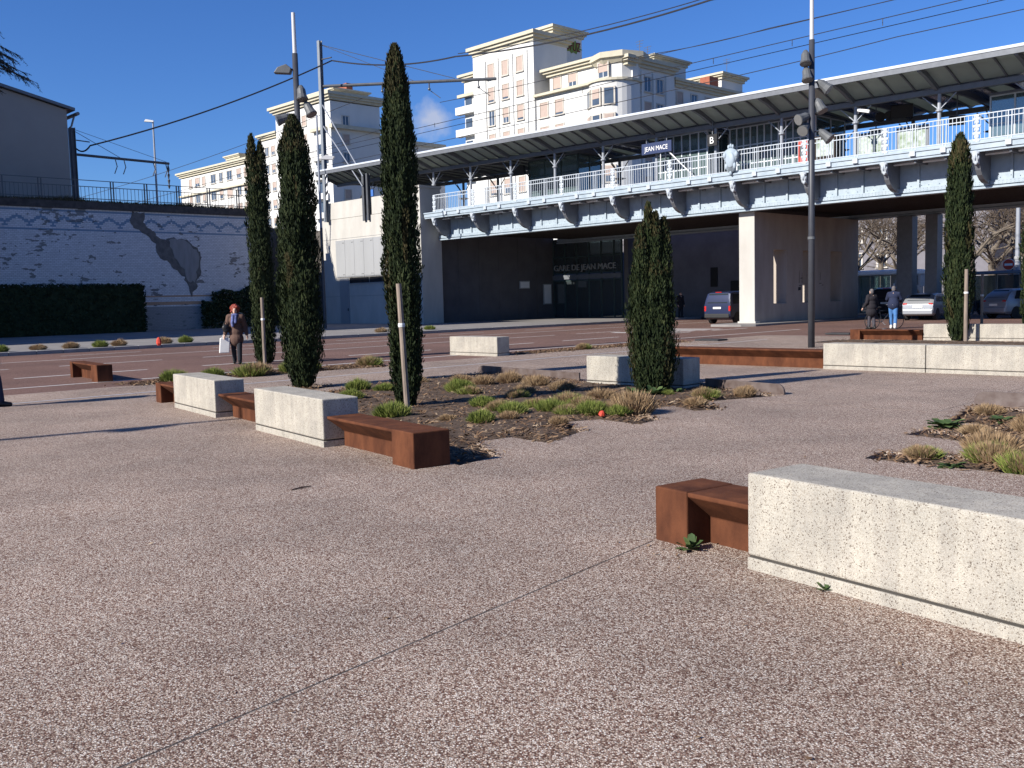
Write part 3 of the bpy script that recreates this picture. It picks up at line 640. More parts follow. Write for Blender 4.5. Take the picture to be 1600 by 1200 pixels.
cd = thing('conifer', 'dark conifer whose drooping boughs hang into the sky above the beige gable', 'tree', S(-10.2, -27.2, 0.1))
M_CON = leafmat('conifer_needles', [(0.05, (0.008, 0.014, 0.010)), (0.5, (0.018, 0.028, 0.016)), (0.95, (0.04, 0.05, 0.03))])
b = MB(); b.tube([(0, 0, -0.1), (0, 0, 9), (0.1, 0, 20)], [0.42, 0.3, 0.06], 9); b.build('trunk', M_BARK, cd)
rnd = random.Random(5); lim = MB(); ndl = MB()
right = Vector((1, 0, 0))
def bough(z, a, L):
    d = Vector((cos(a), sin(a), 0)); pts = [Vector((0, 0, z))+d*L*t+Vector((0, 0, 0.6*t-1.7*t*t)) for t in (0, .25, .5, .75, 1)]
    lim.tube(pts, [0.085, 0.06, 0.045, 0.03, 0.012], 5, cap=False)
    for k in range(26):
        t = rnd.uniform(0.25, 1.0); i = min(3, int(t*4)); q = pts[i].lerp(pts[i+1], t*4-i); s2 = 1 if k % 2 else -1
        e = d*rnd.uniform(0.3, 0.8)+Vector((-d.y, d.x, 0))*s2*rnd.uniform(0.4, 1.0)+Vector((0, 0, rnd.uniform(-0.75, -0.1))); Lt = rnd.uniform(0.4, 1.1)*(1.2-t*0.5)
        pe = [q, q+e*Lt*0.5, q+e*Lt+Vector((0, 0, -0.12*Lt))]; lim.tube(pe, [0.016, 0.011, 0.005], 4, cap=False)
        for m_ in range(26):
            u = rnd.random(); qq = pe[0].lerp(pe[2], u); nd = Vector((rnd.gauss(0, 1), rnd.gauss(0, 1), rnd.gauss(-.1, .7))).normalized()*rnd.uniform(0.07, 0.16); sv = nd.cross(Vector((rnd.gauss(0, 1), rnd.gauss(0, 1), 1))).normalized()*0.012
            ndl.quad(qq-sv, qq+sv, qq+nd)
for i in range(34):
    bough(15.6+i*0.09, rnd.uniform(-1.5, 1.3), rnd.uniform(3.2, 5.0)*(1.15-i*0.01))
for i in range(16): bough(7.0+i*0.5, rnd.uniform(2.2, 4.2), rnd.uniform(2.6, 4.2))
lim.build('boughs', M_BARK, cd); ndl.build('needles', M_CON, cd)
# ------------------------------------------------------------------ railway bridge, walls and station
BAY = 3.956
M_BLUE = mat('pale_blue_grey_paint', (0.27, 0.33, 0.38), 0.55, 0.14, 3, bump=0.1, spec=0.35, col2=(0.36, 0.42, 0.47))
M_RAIL = mat('white_grey_paint', (0.43, 0.47, 0.51), 0.5, 0.1, 4, spec=0.4)
M_CONC = mat('fair_faced_concrete', (0.40, 0.38, 0.345), 0.85, 0.12, 1.1, bump=0.25, bscale=30, col2=(0.49, 0.47, 0.43), stretch=(1, 1, 0.35))
M_CONC2 = mat('warm_pier_concrete', (0.33, 0.285, 0.245), 0.85, 0.12, 1.3, bump=0.25, bscale=30, col2=(0.43, 0.375, 0.325), stretch=(1, 1, 0.3))
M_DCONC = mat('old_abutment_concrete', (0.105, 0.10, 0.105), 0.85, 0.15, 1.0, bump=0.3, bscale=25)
M_CLAD = mat('metal_cladding', (0.33, 0.335, 0.34), 0.55, 0.06, 0.8, metal=0.2, stretch=(1, 1, 0.2))
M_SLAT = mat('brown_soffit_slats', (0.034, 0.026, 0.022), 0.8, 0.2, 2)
M_GREY = mat('grey_steel', (0.17, 0.18, 0.20), 0.5, 0.12, 4, metal=0.3)
M_POST = mat('light_grey_steel', (0.30, 0.32, 0.36), 0.5, 0.1, 4, metal=0.2)
M_NAVY = mat('navy_sign', (0.03, 0.045, 0.11), 0.45, 0.05, 4)
M_WHITE = mat('white_paint', (0.78, 0.78, 0.77), 0.6, 0.04, 5)
M_BLACK = mat('black_plastic', (0.018, 0.018, 0.02), 0.45, 0.1, 6)
M_EAVE = mat('milky_eave_panel', (0.36, 0.40, 0.35), 0.35, 0.1, 1.5, spec=0.4)
_n = M_EAVE.node_tree.nodes; _l = M_EAVE.node_tree.links; _t = _n.new('ShaderNodeBsdfTranslucent'); _t.inputs[0].default_value = (0.55, 0.60, 0.54, 1); _x = _n.new('ShaderNodeMixShader'); _x.inputs[0].default_value = 0.28
_l.new(_n['Principled BSDF'].outputs[0], _x.inputs[1]); _l.new(_t.outputs[0], _x.inputs[2]); _l.new(_x.outputs[0], _n['Material Output'].inputs[0])
M_ROOFG = glassy('roof_glass', (0.62, 0.72, 0.78), 0.12, 0.35)
M_GLASSG = glassy('green_glass', (0.50, 0.68, 0.68), 0.05, 0.75)
M_GLASSD = glassy('dark_entrance_glass', (0.30, 0.36, 0.38), 0.03, 0.5)
M_MULL = mat('white_mullion', (0.60, 0.64, 0.68), 0.45, 0.05, 4)
M_GFRAME = mat('dark_green_frame', (0.05, 0.075, 0.075), 0.45, 0.1, 4)
def site_thing(name, label, cat, group=None):
    t = thing(name, label, cat, group=group); t.matrix_world = SITE; return t
A0, A1 = -1.0, 52.0
br = site_thing('railway_bridge', 'pale blue grey riveted steel railway bridge with a white railing over the street', 'bridge')
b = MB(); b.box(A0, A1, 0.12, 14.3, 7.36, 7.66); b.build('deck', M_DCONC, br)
b = MB(); b.box(A0, A1, -0.10, 0.118, 7.40, 7.62); b.box(A0, A1, -0.15, 0.118, 7.62, 7.70); b.box(A0, A1, -0.05, 0.118, 7.30, 7.40); b.build('fascia', M_BLUE, br)
for y0, nm in ((1.22, 'front_girder'), (13.1, 'rear_girder')):
    b = MB(); b.box(A0, A1, y0+0.12, y0+0.30, 5.97, 7.355); b.box(A0, A1, y0-0.05, y0+0.5, 5.88, 5.968); b.box(A0, A1, y0, y0+0.118, 6.02, 6.20)
    g = b.build(nm, M_BLUE, br)
    rv_ = MB(); x = A0+0.1
    while x < A1:
        for z in (6.06, 6.15, 6.62 if int(x*7) % 3 else 6.35): rv_.box(x, x+0.035, y0-0.012, y0+0.001, z, z+0.035)
        x += 0.16
    rv_.build('rivets', M_BLUE, g)
    ms_ = MB().box(-0.05, 0.05, y0+0.02, y0+0.121, 6.201, 7.35).mesh('stiffener', M_BLUE); x = A0+BAY/2
    while x < A1: link('stiffener', ms_, g, (x, 0, 0)); x += BAY/3
# curved bracket, its scroll foot and acanthus corbel, shared by every bay
arc = [(0.10, 7.34), (0.10, 7.10)]+[(0.10+1.45*(1-cos(t*pi/12)), 7.10-1.02*sin(t*pi/12)) for t in range(1, 6)]+[(1.62, 6.06), (1.77, 6.06), (1.77, 7.34)]
ME_BRK = MB().prism(arc, 'x', -0.11, 0.11).mesh('bracket', M_GREY)
cb = MB()
cb.prism([(-0.20, 7.34), (-0.16, 7.12), (-0.06, 6.86), (0.10, 6.80), (0.16, 6.95), (0.16, 7.34)], 'x', -0.10, 0.10)
for s in (-1, 1):
    cb.ell((s*0.11, -0.10, 7.26), (0.07, 0.09, 0.08), 8, 6); cb.ell((s*0.10, -0.03, 7.06), (0.055, 0.09, 0.10), 8, 6)
cb.ell((0, -0.14, 7.12), (0.05, 0.06, 0.16), 8, 6); cb.ell((0, -0.02, 6.86), (0.07, 0.07, 0.09), 8, 6)
ME_CORB = cb.mesh('corbel', M_RAIL)
sc_ = MB(); sc_.ell((0, 1.50, 6.16), (0.14, 0.10, 0.13), 10, 6); sc_.ell((0, 1.52, 6.36), (0.10, 0.08, 0.12), 10, 6); sc_.box(-0.13, 0.13, 1.5, 1.648, 6.0, 6.06)
ME_SCR = sc_.mesh('scroll_foot', M_BLUE)
# ornamental cast post
op = MB(); op.box(-0.045, 0.045, -0.02, 0.05, 7.70, 8.84)
for z, w in ((7.78, .13), (7.93, .09), (8.06, .15), (8.22, .10), (8.36, .15), (8.52, .09), (8.66, .13), (8.78, .10)):
    for s in (-1, 1): op.ell((s*w*0.62, -0.01, z), (w*0.55, 0.035, 0.075), 8, 5)
ME_ORN = op.mesh('ornamental_post', M_RAIL)
tp = MB(); tp.box(-0.09, -0.05, -0.02, 0.03, 7.70, 8.84); tp.box(0.05, 0.09, -0.02, 0.03, 7.70, 8.84); tp.box(-0.12, 0.12, -0.19, -0.10, 7.44, 7.66)
ME_TWIN = tp.mesh('twin_post', M_RAIL)
rl = MB(); W_ = BAY/3
for z in (8.815, 8.60, 7.80): rl.box(0, W_, -0.015, 0.02, z, z+0.04)
for i in range(1, 8): x = W_*i/8; rl.box(x-0.011, x+0.011, -0.008, 0.014, 7.84, 8.815)
ME_PAN = rl.mesh('railing_panel', M_RAIL)
ks = MB(); ks.box(0, W_, 0.0, 0.06, 7.66, 7.795); ME_KICK = ks.mesh('kick_plate', M_BLUE)
ME_RIB = MB().box(-0.05, 0.05, 0.121, 1.33, 7.18, 7.36).mesh('soffit_rib', M_GREY)
ME_TUBE = MB().box(0.15, W_-0.2, 0.55, 0.68, 7.20, 7.26).mesh('lamp_strip', M_WHITE)
ME_PLATE = MB().box(0.06, W_-0.06, 0.13, 1.2, 7.33, 7.358).mesh('soffit_panel', M_CLAD)
tilt = lambda a: 0.18-0.0085*a
NB = 13
for k in range(NB):
    a = k*BAY
    for nm, me in (('bracket', ME_BRK), ('corbel', ME_CORB), ('scroll_foot', ME_SCR)): o = link(nm, me, br, (a, 0, 0)); o.scale = (1, 0.74 if nm != 'corbel' else 1, 1)
    if k != 6: link('ornamental_post', ME_ORN, br, (a, 0, 0))
    for j in range(3):
        link('railing_panel', ME_PAN, br, (a+j*W_, 0, 0)); link('kick_plate', ME_KICK, br, (a+j*W_, 0, 0))
        if j: link('twin_post', ME_TWIN, br, (a+j*W_, 0, 0)); link('soffit_rib', ME_RIB, br, (a+j*W_, 0, 0))
        link('lamp_strip', ME_TUBE, br, (a+j*W_, 0, 0)); link('soffit_panel', ME_PLATE, br, (a+j*W_, 0, 0))
# rear railing
b = MB()
for z in (8.815, 8.60, 7.80): b.box(A0, A1, 14.2, 14.24, z, z+0.04)
for i in range(160): x = A0+i*0.33; b.box(x-.012, x+.012, 14.2, 14.22, 7.66, 8.8)
b.build('rear_railing', M_RAIL, br)
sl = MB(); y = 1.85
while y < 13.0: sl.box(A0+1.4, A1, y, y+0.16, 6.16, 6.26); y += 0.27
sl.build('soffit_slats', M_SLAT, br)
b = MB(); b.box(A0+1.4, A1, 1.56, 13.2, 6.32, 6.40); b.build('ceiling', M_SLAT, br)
# cast cartouche on the railing at the seventh bracket
em = MB(); cx = 6*BAY
em.prism([(cx+x*0.52, 8.34+z*0.62) for x, z in ((0, -1.05), (.35, -.85), (.55, -.5), (.52, -.1), (.72, .15), (.85, .5), (.62, .78), (.3, .92), (0, 1.0), (-.3, .92), (-.62, .78), (-.85, .5), (-.72, .15), (-.52, -.1), (-.55, -.5), (-.35, -.85))], 'y', -0.26, -0.12)
em.ell((cx, -0.26, 8.36), (0.26, 0.10, 0.40), 14, 10)
for s in (-1, 1): em.ell((cx+s*0.34, -0.24, 8.62), (0.11, 0.08, 0.16), 10, 6); em.ell((cx+s*0.24, -0.24, 8.06), (0.09, 0.07, 0.16), 10, 6)
for q in (-1, 0, 1): em.ell((cx+q*0.12, -0.2, 9.02+(0.05 if q == 0 else 0)), (0.07, 0.06, 0.11), 8, 6)
em.ell((cx, -0.22, 7.72), (0.09, 0.07, 0.12), 8, 6)
eo = em.build('cartouche', M_BLUE, br, smooth=True); eo['label'] = 'cast shield shaped cartouche with a small crest on top'
# concrete pier with slots, and its island
pr_ = site_thing('bridge_pier', 'long concrete bridge pier with narrow slots, its lit end facing the square', 'pier')
z0, z1 = 1.08, 3.95; cuts = [(3.5, 4.8), (6.5, 7.8), (9.6, 10.9)]
b = MB(); b.box(23.05, 23.92, 1.70, 12.95, -0.05, z0); b.box(23.05, 23.92, 1.70, 12.95, z1, 5.86)
y = 1.70
for c0, c1 in cuts: b.box(23.05, 23.92, y, c0, z0, z1); y = c1
b.box(23.05, 23.92, y, 12.95, z0, z1); b.build('wall', M_CONC2, pr_)
b = MB(); b.box(23.02, 23.95, 1.60, 1.699, 0.10, 5.87); b.build('end_face', M_CONC, pr_, bevel=0.02)
b = MB(); b.box(22.95, 24.02, 1.55, 2.0, 0.08, 0.20); b.build('foot', M_CONC, pr_)
b = MB(); b.prism([(22.2, 0.2), (22.6, -0.4), (24.4, -0.4), (24.9, 0.2), (24.9, 14.5), (22.2, 14.5)], 'z', -0.1, 0.10); o = b.build('traffic_island', M_PAVE, None, bevel=0.02); o.matrix_world = SITE; tag(o, kind='structure')
M_GRAF = mat('black_tag_paint', (0.03, 0.03, 0.035), 0.7, 0.1, 9)
b = MB()
for i, (y, z, w, h) in enumerate([(6.1, 2.15, .05, .7), (6.25, 2.4, .3, .05), (6.4, 2.15, .05, .6), (6.1, 2.0, .35, .05), (6.0, 1.75, .3, .2), (8.4, 2.3, .05, .5), (8.3, 2.1, .3, .05), (8.6, 2.0, .2, .05)]): b.quad((23.925, y, z), (23.925, y+w, z+0.03), (23.925, y+w*0.95, z+h), (23.925, y+0.02, z+h*0.9))
b.build('scrawled_tag', M_GRAF, pr_)
# slender dark columns under the rear girder
for i, a in enumerate((26.75, 28.3, 34.5, 41.0)):
    c_ = site_thing('bridge_column', ['dark steel column under the rear girder nearest the pier', 'dark steel column under the rear girder, second from the pier', 'dark steel column under the rear girder behind the staked cypress', 'dark steel column under the rear girder at the far right bay'][i], 'column', 'columns under the rear girder')
    b = MB(); w = 0.45 if i == 0 else 0.34; b.box(a-w, a+w, 12.9, 13.6, 0, 5.86); b.build('shaft', M_GREY, c_); b = MB(); b.box(a-w-0.1, a+w+0.1, 12.8, 13.7, -0.05, 0.25); b.build('base', M_DCONC, c_)

# embankment wall in fair faced concrete with cladding panels
ab = site_thing('station_wall', 'sunlit concrete embankment wall with grey cladding panels beside the bridge', 'wall')
b = MB(); b.box(-14.0, -2.75, 0.0, 1.4, -0.05, 8.10); b.build('wall', M_CONC, ab)
b = MB(); b.box(-13.4, -8.25, -0.03, 0.5, 8.11, 9.38); b.box(-7.15, -2.75, -0.03, 0.5, 8.11, 9.36); b.box(-8.249, -7.151, 0.2, 0.5, 8.11, 9.0); b.build('parapet', M_CONC, ab, bevel=0.02)
b = MB(); b.box(-14.0, -2.76, -0.012, 0.0, 6.58, 6.60); b.box(-14.0, -2.76, -0.012, 0.0, 2.2, 2.215); b.build('joint_lines', M_GREY, ab)
cl = [(-11.95+i*1.22, -11.95+(i+1)*1.22-0.02) for i in range(7)]
for x0, x1 in cl:
    p_ = MB().box(x0, x1, -0.06, -0.001, 3.66, 6.46).build('cladding_panel', M_CLAD, ab)
    q_ = MB()
    for zz in (3.85, 6.25):
        for xx in (x1-0.12, x1-0.28): q_.box(xx-0.025, xx+0.025, -0.075, -0.0601, zz-0.025, zz+0.025)
    q_.build('bolts', M_BLACK, p_)
for x0, x1 in ((-10.3, -7.82), (-7.74, -5.2), (-5.12, -3.4)):
    p_ = MB().box(x0, x1, -0.03, 0.0, 3.18, 3.60).build('strip_window', M_BLACK, ab)
    MB().box(x0-0.05, x1+0.03, -0.06, -0.031, 3.12, 3.179).build('sill', M_CLAD, p_)
d_ = MB().box(-11.6, -10.42, -0.05, 0.0, 0.1, 3.58).build('service_door', M_CLAD, ab); d_['label'] = 'grey metal service door'
MB().box(-10.62, -10.55, -0.09, -0.051, 1.1, 1.3).build('handle', M_BLACK, d_)
py = site_thing('abutment_pylon', 'square concrete pylon where the railing of the bridge begins', 'pylon')
b = MB(); b.box(-2.72, -1.12, -0.35, 1.5, -0.05, 9.45); b.build('shaft', M_CONC, py, bevel=0.02); b = MB(); b.box(-2.78, -1.06, -0.41, 1.56, 9.451, 9.62); b.build('cap', M_CONC, py)
aw = site_thing('abutment_wall', 'dark shaded abutment wall leading under the bridge to the station entrance', 'wall')
for i in range(6):
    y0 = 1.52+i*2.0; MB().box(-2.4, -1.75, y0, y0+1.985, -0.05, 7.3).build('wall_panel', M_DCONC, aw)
M_CONC_D = M_DCONC
for y0, z, h, w, l in ((9.6, 2.45, 0.6, 1.1, 'small white notice board on the dark abutment wall'), (12.2, 1.2, 1.6, 0.9, 'tall white framed notice board beside the glazed entrance')):
    t = site_thing('notice_board', l, 'notice board'); MB().box(-1.75, -1.68, y0, y0+w, z, z+h).build('frame', M_CLAD, t); MB().box(-1.68, -1.672, y0+.07, y0+w-.07, z+.07, z+h-.07).build('sheet', M_WHITE, t)
# glazed entrance
ge = site_thing('station_entrance', 'dark glazed station entrance under the bridge with raised lettering over its doors', 'entrance')
b = MB()
for x in (-1.74, -0.5, 0.75, 2.0, 3.25, 4.5, 5.25): b.box(x-0.05, x+0.05, 13.38, 13.5, 0, 6.2)
for z in (0.02, 2.95, 3.5, 4.75, 6.15): b.box(-1.74, 5.3, 13.40, 13.48, z, z+0.1)
b.build('frame', M_GFRAME, ge)
b = MB(); b.box(-1.7, 5.25, 13.25, 13.379, 3.1, 3.42); b.build('lintel', M_GREY, ge)
for i, (x0, x1) in enumerate(((-1.69, -.55), (-.45, .7), (.8, 1.95), (2.05, 3.2), (3.3, 4.45), (4.55, 5.2))):
    for z0_, z1_ in ((0.12, 2.95), (3.5, 4.75), (4.85, 6.15)):
        MB().box(x0, x1, 13.43, 13.45, z0_, z1_).build('pane', M_GLASSD, ge)
M_LET = mat('steel_letters', (0.42, 0.43, 0.44), 0.45, 0.05, 5, metal=0.3)
lettering('station_lettering', 'GARE DE JEAN MACE', 0.62, M_LET, ge, (-1.5, 13.22, 3.78), (pi/2, 0, 0), 0.03, width=6.3)
st = site_thing('station_hall', 'dim plastered station hall wall behind the bridge', 'building')
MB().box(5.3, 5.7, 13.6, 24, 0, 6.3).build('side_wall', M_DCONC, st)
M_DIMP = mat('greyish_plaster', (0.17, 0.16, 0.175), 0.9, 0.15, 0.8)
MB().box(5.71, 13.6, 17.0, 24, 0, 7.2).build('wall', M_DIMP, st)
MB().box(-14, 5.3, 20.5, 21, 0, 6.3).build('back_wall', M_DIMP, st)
MB().box(10.6, 11.2, 16.96, 16.999, 2.2, 3.6).build('window', M_BLACK, st); MB().box(12.3, 13.3, 16.96, 16.999, 0.1, 2.6).build('door', M_BLACK, st)
M_WHITEGL = mat('lit_ceiling_panel', (0.7, 0.7, 0.68), 0.6, 0.05, 3)
# embankment mass behind the walls
eb = site_thing('railway_embankment', 'railway embankment behind the white tiled wall, weedy along its edge', 'embankment')
M_BALLAST = mat('ballast', (0.10, 0.09, 0.08), 0.95, 0.3, 6, bump=0.8, bscale=20)
MB().box(-120, -14.31, -36.9, -6.0, -0.1, 8.0).build('fill', M_BALLAST, eb); MB().box(-120, -20.0, -5.999, 1.4, -0.1, 7.99).build('fill', M_BALLAST, eb); MB().box(-120, -2.8, 1.401, 13.0, -0.1, 7.6).build('track_bed', M_BALLAST, eb)

# ------------------------------------------------------------------ canopy over the platforms
cn = site_thing('platform_canopy', 'long grey platform canopy with glazed panels and curved ribs above the bridge railing', 'canopy')
ZC = lambda a: 11.62-0.0125*a
CB = [(-0.35, 0.0), (0.35, -0.16), (1.0, -0.40), (1.6, -0.62)]
CM = [(1.6, -0.62), (3.2, -0.46), (4.7, -0.42), (6.2, -0.48), (7.8, -0.62)]
CR_ = [(7.8, -0.62), (8.6, -0.35), (9.6, -0.05)]
Q = BAY*0.991/4
def strip(pts, th, x0, x1, m, name, off=0.0):
    b = MB(); p = [(y, z+off) for y, z in pts]+[(y, z+off+th) for y, z in pts[::-1]]; b.prism(p, 'x', x0, x1); return b.mesh(name, m)
ME_EAVE = strip(CB, 0.03, 0.03, Q-0.03, M_EAVE, 'eave_panel'); ME_MIDG = strip(CM[:3], 0.02, 0.03, Q-0.03, M_ROOFG, 'roof_pane'); ME_MIDO = strip(CM[2:], 0.02, 0.03, Q-0.03, M_EAVE, 'roof_panel'); ME_MIDO2 = strip(CM[:3], 0.02, 0.03, Q-0.03, M_EAVE, 'roof_panel'); ME_REAR = strip(CR_, 0.03, 0.03, Q-0.03, M_EAVE, 'rear_panel'); ME_MIDG2 = strip(CM[2:], 0.02, 0.03, Q-0.03, M_ROOFG, 'roof_pane')
ME_RIBS = strip(CB+CM[1:]+CR_[1:], 0.10, -0.03, 0.03, M_GREY, 'rib', -0.101)
ME_RIBB = strip(CB+CM[1:]+CR_[1:], 0.24, -0.075, 0.075, M_GREY, 'main_rib', -0.245)
AP = -13.75; n = 0
while AP < 52:
    zc = ZC(AP); solid = AP < 8
    link('main_rib' if n % 4 == 0 else 'rib', ME_RIBB if n % 4 == 0 else ME_RIBS, cn, (AP, 0, zc))
    link('eave_panel', ME_EAVE, cn, (AP, 0, zc-0.006)); link('roof_panel' if solid else 'roof_pane', ME_MIDO2 if solid else ME_MIDG, cn, (AP, 0, zc-0.006))
    link('roof_panel' if (n % 2 or solid) else 'roof_pane', ME_MIDO if (n % 2 or solid) else ME_MIDG2, cn, (AP, 0, zc-0.006)); link('rear_panel', ME_REAR, cn, (AP, 0, zc-0.006))
    AP += Q; n += 1
def along(name, m, pts, a0=-13.75, a1=52, bev=0):
    """a straight member following the canopy's slight fall"""
    b = MB(); i = len(b.v); k = len(pts)
    b.v += [(a0, y, z+ZC(a0)) for y, z in pts]+[(a1, y, z+ZC(a1)) for y, z in pts]
    b.f += [tuple(range(k-1, -1, -1)), tuple(range(k, 2*k))]+[(j, (j+1) % k, k+(j+1) % k, k+j) for j in range(k)]; return b.build(name, m, cn)
M_EDGE = mat('bright_gutter', (0.66, 0.70, 0.75), 0.4, 0.05, 4, metal=0.2)
along('gutter', M_EDGE, [(-0.50, 0.03), (-0.36, 0.03), (-0.36, 0.12), (-0.46, 0.16), (-0.52, 0.10)]); along('fascia_band', M_GREY, [(-0.45, -0.20), (-0.37, -0.20), (-0.37, 0.025), (-0.47, 0.025)])
along('purlin', M_GREY, [(1.48, -0.95), (1.72, -0.95), (1.72, -0.72), (1.48, -0.72)]); along('purlin', M_GREY, [(7.68, -0.95), (7.92, -0.95), (7.92, -0.72), (7.68, -0.72)])
along('roof_cover', M_GREY, [(1.6, 0.00), (8.8, 0.00), (8.8, 0.05), (1.6, 0.05)], -13.75, 8.0)
pz = 7.66
pm = MB(); pm.tube([(0, 1.6, pz), (0, 1.6, 10.72)], 0.085, 10); pm.lathe([(0.15, pz), (0.15, pz+0.12), (0.1, pz+0.2)], 0, 1.6, 10); pm.lathe([(0.1, 9.72), (0.16, 9.78), (0.16, 9.84), (0.1, 9.9)], 0, 1.6, 10)
for dx, dy in ((0.75, 0), (-0.75, 0), (0, 0.9)): pm.tube([(0, 1.6, 9.85), (dx, 1.6+dy, 10.62)], 0.03, 6)
ME_PF = pm.mesh('front_post', M_POST)
pm = MB(); pm.tube([(0, 7.8, pz), (0, 7.8, 10.72)], 0.10, 8); pm.lathe([(0.1, 9.4), (0.42, 9.5), (0.1, 9.58)], 0, 7.8, 10)
for dx, dy in ((0.75, 0), (-0.75, 0), (0, -0.9)): pm.tube([(0, 7.8, 9.75), (dx, 7.8+dy, 10.62)], 0.035, 6)
ME_PR = pm.mesh('rear_post', M_GREY)
for k in range(-3, 13):
    a = 2.02+3.92*k; zs = (ZC(a)-0.9-pz)/(10.72-pz)
    for nm, me in (('front_post', ME_PF), ('rear_post', ME_PR)):
        o = link(nm, me, cn, (a, 0, pz*(1-zs))); o.scale = (1, 1, zs)
# ------------------------------------------------------------------ platform furniture
def glass_box(name, label, a0, a1, y0, y1, z0_, z1_, step, fm, gm, cross=True):
    t = site_thing(name, label, 'lift shaft'); b = MB(); x = a0
    xs = [a0+(a1-a0)*i/round((a1-a0)/step) for i in range(round((a1-a0)/step)+1)]
    for x in xs: b.box(x-0.035, x+0.035, y0-0.04, y0+0.04, z0_, z1_); b.box(x-0.035, x+0.035, y1-0.04, y1+0.04, z0_, z1_)
    for x in (a0, a1): b.box(x-0.036, x+0.036, (y0+y1)/2-.04, (y0+y1)/2+.04, z0_, z1_)
    b.build('mullions', fm, t); b = MB(); nz_ = max(1, round((z1_-z0_)/1.1))
    for i in range(nz_+1):
        z = z0_+(z1_-z0_)*i/nz_; b.box(a0, a1, y0-0.03, y0+0.03, z-0.03, z+0.03); b.box(a0, a1, y1-0.03, y1+0.03, z-0.03, z+0.03)
    for z in (z0_, z1_): b.box(a0-.03, a0+.03, y0, y1, z-.03, z+.03); b.box(a1-.03, a1+.03, y0, y1, z-.03, z+.03)
    b.build('rails', fm, t)
    for i in range(len(xs)-1):
        MB().box(xs[i]+0.036, xs[i+1]-0.036, y0-0.008, y0+0.008, z0_+.03, z1_-.03).build('pane', gm, t); MB().box(xs[i]+0.036, xs[i+1]-0.036, y1-0.008, y1+0.008, z0_+.03, z1_-.03).build('pane', gm, t)
    for x in (a0, a1): MB().box(x-.008, x+.008, y0+.05, y1-.05, z0_+.03, z1_-.03).build('pane', gm, t)
    MB().box(a0-0.06, a1+0.06, y0-0.06, y1+0.06, z1_+0.031, z1_+0.14).build('roof', M_GREY, t)
    return t
glass_box('glass_lift', 'blue tinted glass lift shaft with white mullions behind the blue station sign', 17.0, 20.4, 2.6, 4.6, 7.66, 10.55, 0.6, M_MULL, M_GLASSG)
glass_box('glass_stair_hall', 'wide greenish glass stair enclosure with close mullions behind the cartouche', 21.2, 26.3, 3.6, 6.6, 7.66, 10.6, 0.42, M_MULL, M_GLASSG)
glass_box('glass_lift', 'dark green framed glass lift shaft left of the station sign', 5.2, 9.6, 4.0, 6.2, 7.66, 10.75, 1.45, M_GFRAME, M_GLASSG)
glass_box('glass_shelter', 'pale glass platform shelter at the right end of the railing', 34.9, 39.0, 3.4, 5.4, 7.66, 10.1, 1.0, M_MULL, M_GLASSG)
sg = site_thing('station_sign', 'dark blue station name sign with white lettering hanging over the platform', 'sign')
MB().box(17.0, 19.05, 1.15, 1.22, 9.52, 10.12).build('board', M_NAVY, sg); lettering('sign_lettering', 'JEAN MACE', 0.36, M_WHITE, sg, (17.22, 1.14, 9.68), (pi/2, 0, 0), 0.004, width=1.6)
b = MB(); b.box(17.3, 17.34, 1.17, 1.2, 10.12, 10.7); b.box(18.7, 18.74, 1.17, 1.2, 10.12, 10.7); b.build('hangers', M_GREY, sg)
sg = site_thing('platform_letter_sign', 'small dark square platform sign with a letter, beside the glass stair', 'sign'); MB().box(21.4, 22.0, 1.15, 1.22, 9.45, 10.05).build('board', M_BLACK, sg); lettering('letter', 'B', 0.5, M_WHITE, sg, (21.53, 1.14, 9.57), (pi/2, 0, 0), 0.004); MB().box(21.68, 21.72, 1.17, 1.2, 10.05, 10.7).build('hanger', M_GREY, sg)
hr = site_thing('stair_handrail', 'white sloping handrail before the blue tinted glass lift', 'handrail'); b = MB(); b.tube([(18.2, 1.3, 10.05), (20.7, 1.3, 7.75)], 0.035, 6); b.build('rail', M_WHITE, hr); b = MB(); b.tube([(18.2, 1.3, 10.05), (18.2, 1.3, 7.66)], 0.025, 6); b.build('upright', M_WHITE, hr)
def screen(a, y, z, w, h, label, tilt_=0.25):
    t = site_thing('hanging_monitor', label, 'monitor', 'monitors hanging under the canopy'); o = MB().box(-w/2, w/2, -0.16, 0.16, -h/2, h/2).build('housing', M_BLACK, t, bevel=0.02); o.location = (a, y, z); o.rotation_euler = (tilt_, 0, 0.35)
    b = MB(); b.tube([(a, y, z+h/2-0.03), (a, y, ZC(a)-0.5)], 0.03, 6); b.build('hanger', M_GREY, t)
screen(30.6, 4, 10.2, 1.0, 0.62, 'large black hanging monitor under the canopy near the white camera'); screen(29.3, 4, 9.38, 0.6, 0.36, 'small black hanging monitor above the poster panels'); screen(33.2, 4, 9.38, 0.7, 0.42, 'black hanging monitor above the staked cypress top'); screen(36.9, 4, 10.3, 0.9, 0.5, 'black hanging monitor beside the pale glass shelter')
screen(5.0, 3.2, 10.15, 0.9, 0.6, 'black hanging monitor left of the green framed lift')
t = site_thing('twin_spot', 'pair of round black spotlights hanging under the canopy', 'spotlight')
for s in (-0.17, 0.17): o = MB().tube([(0, -0.16, 0), (0, 0.16, 0)], [0.24, 0.18], 12).build('spot', M_BLACK, t); o.location = (29.75+s*1.3, 4, 10.1); o.rotation_euler = (0.3, 0, 0.4)
t = site_thing('security_camera', 'white security camera on a canopy post', 'camera'); o = MB().box(-0.28, 0.28, -0.07, 0.07, -0.07, 0.07).build('housing', M_WHITE, t, bevel=0.02); o.location = (30.0, 1.3, 10.0); o.rotation_euler = (0, 0.25, 0.2); MB().tube([(29.72, 1.35, 10.02), (29.6, 1.55, 9.95)], 0.025, 6).build('arm', M_WHITE, t)
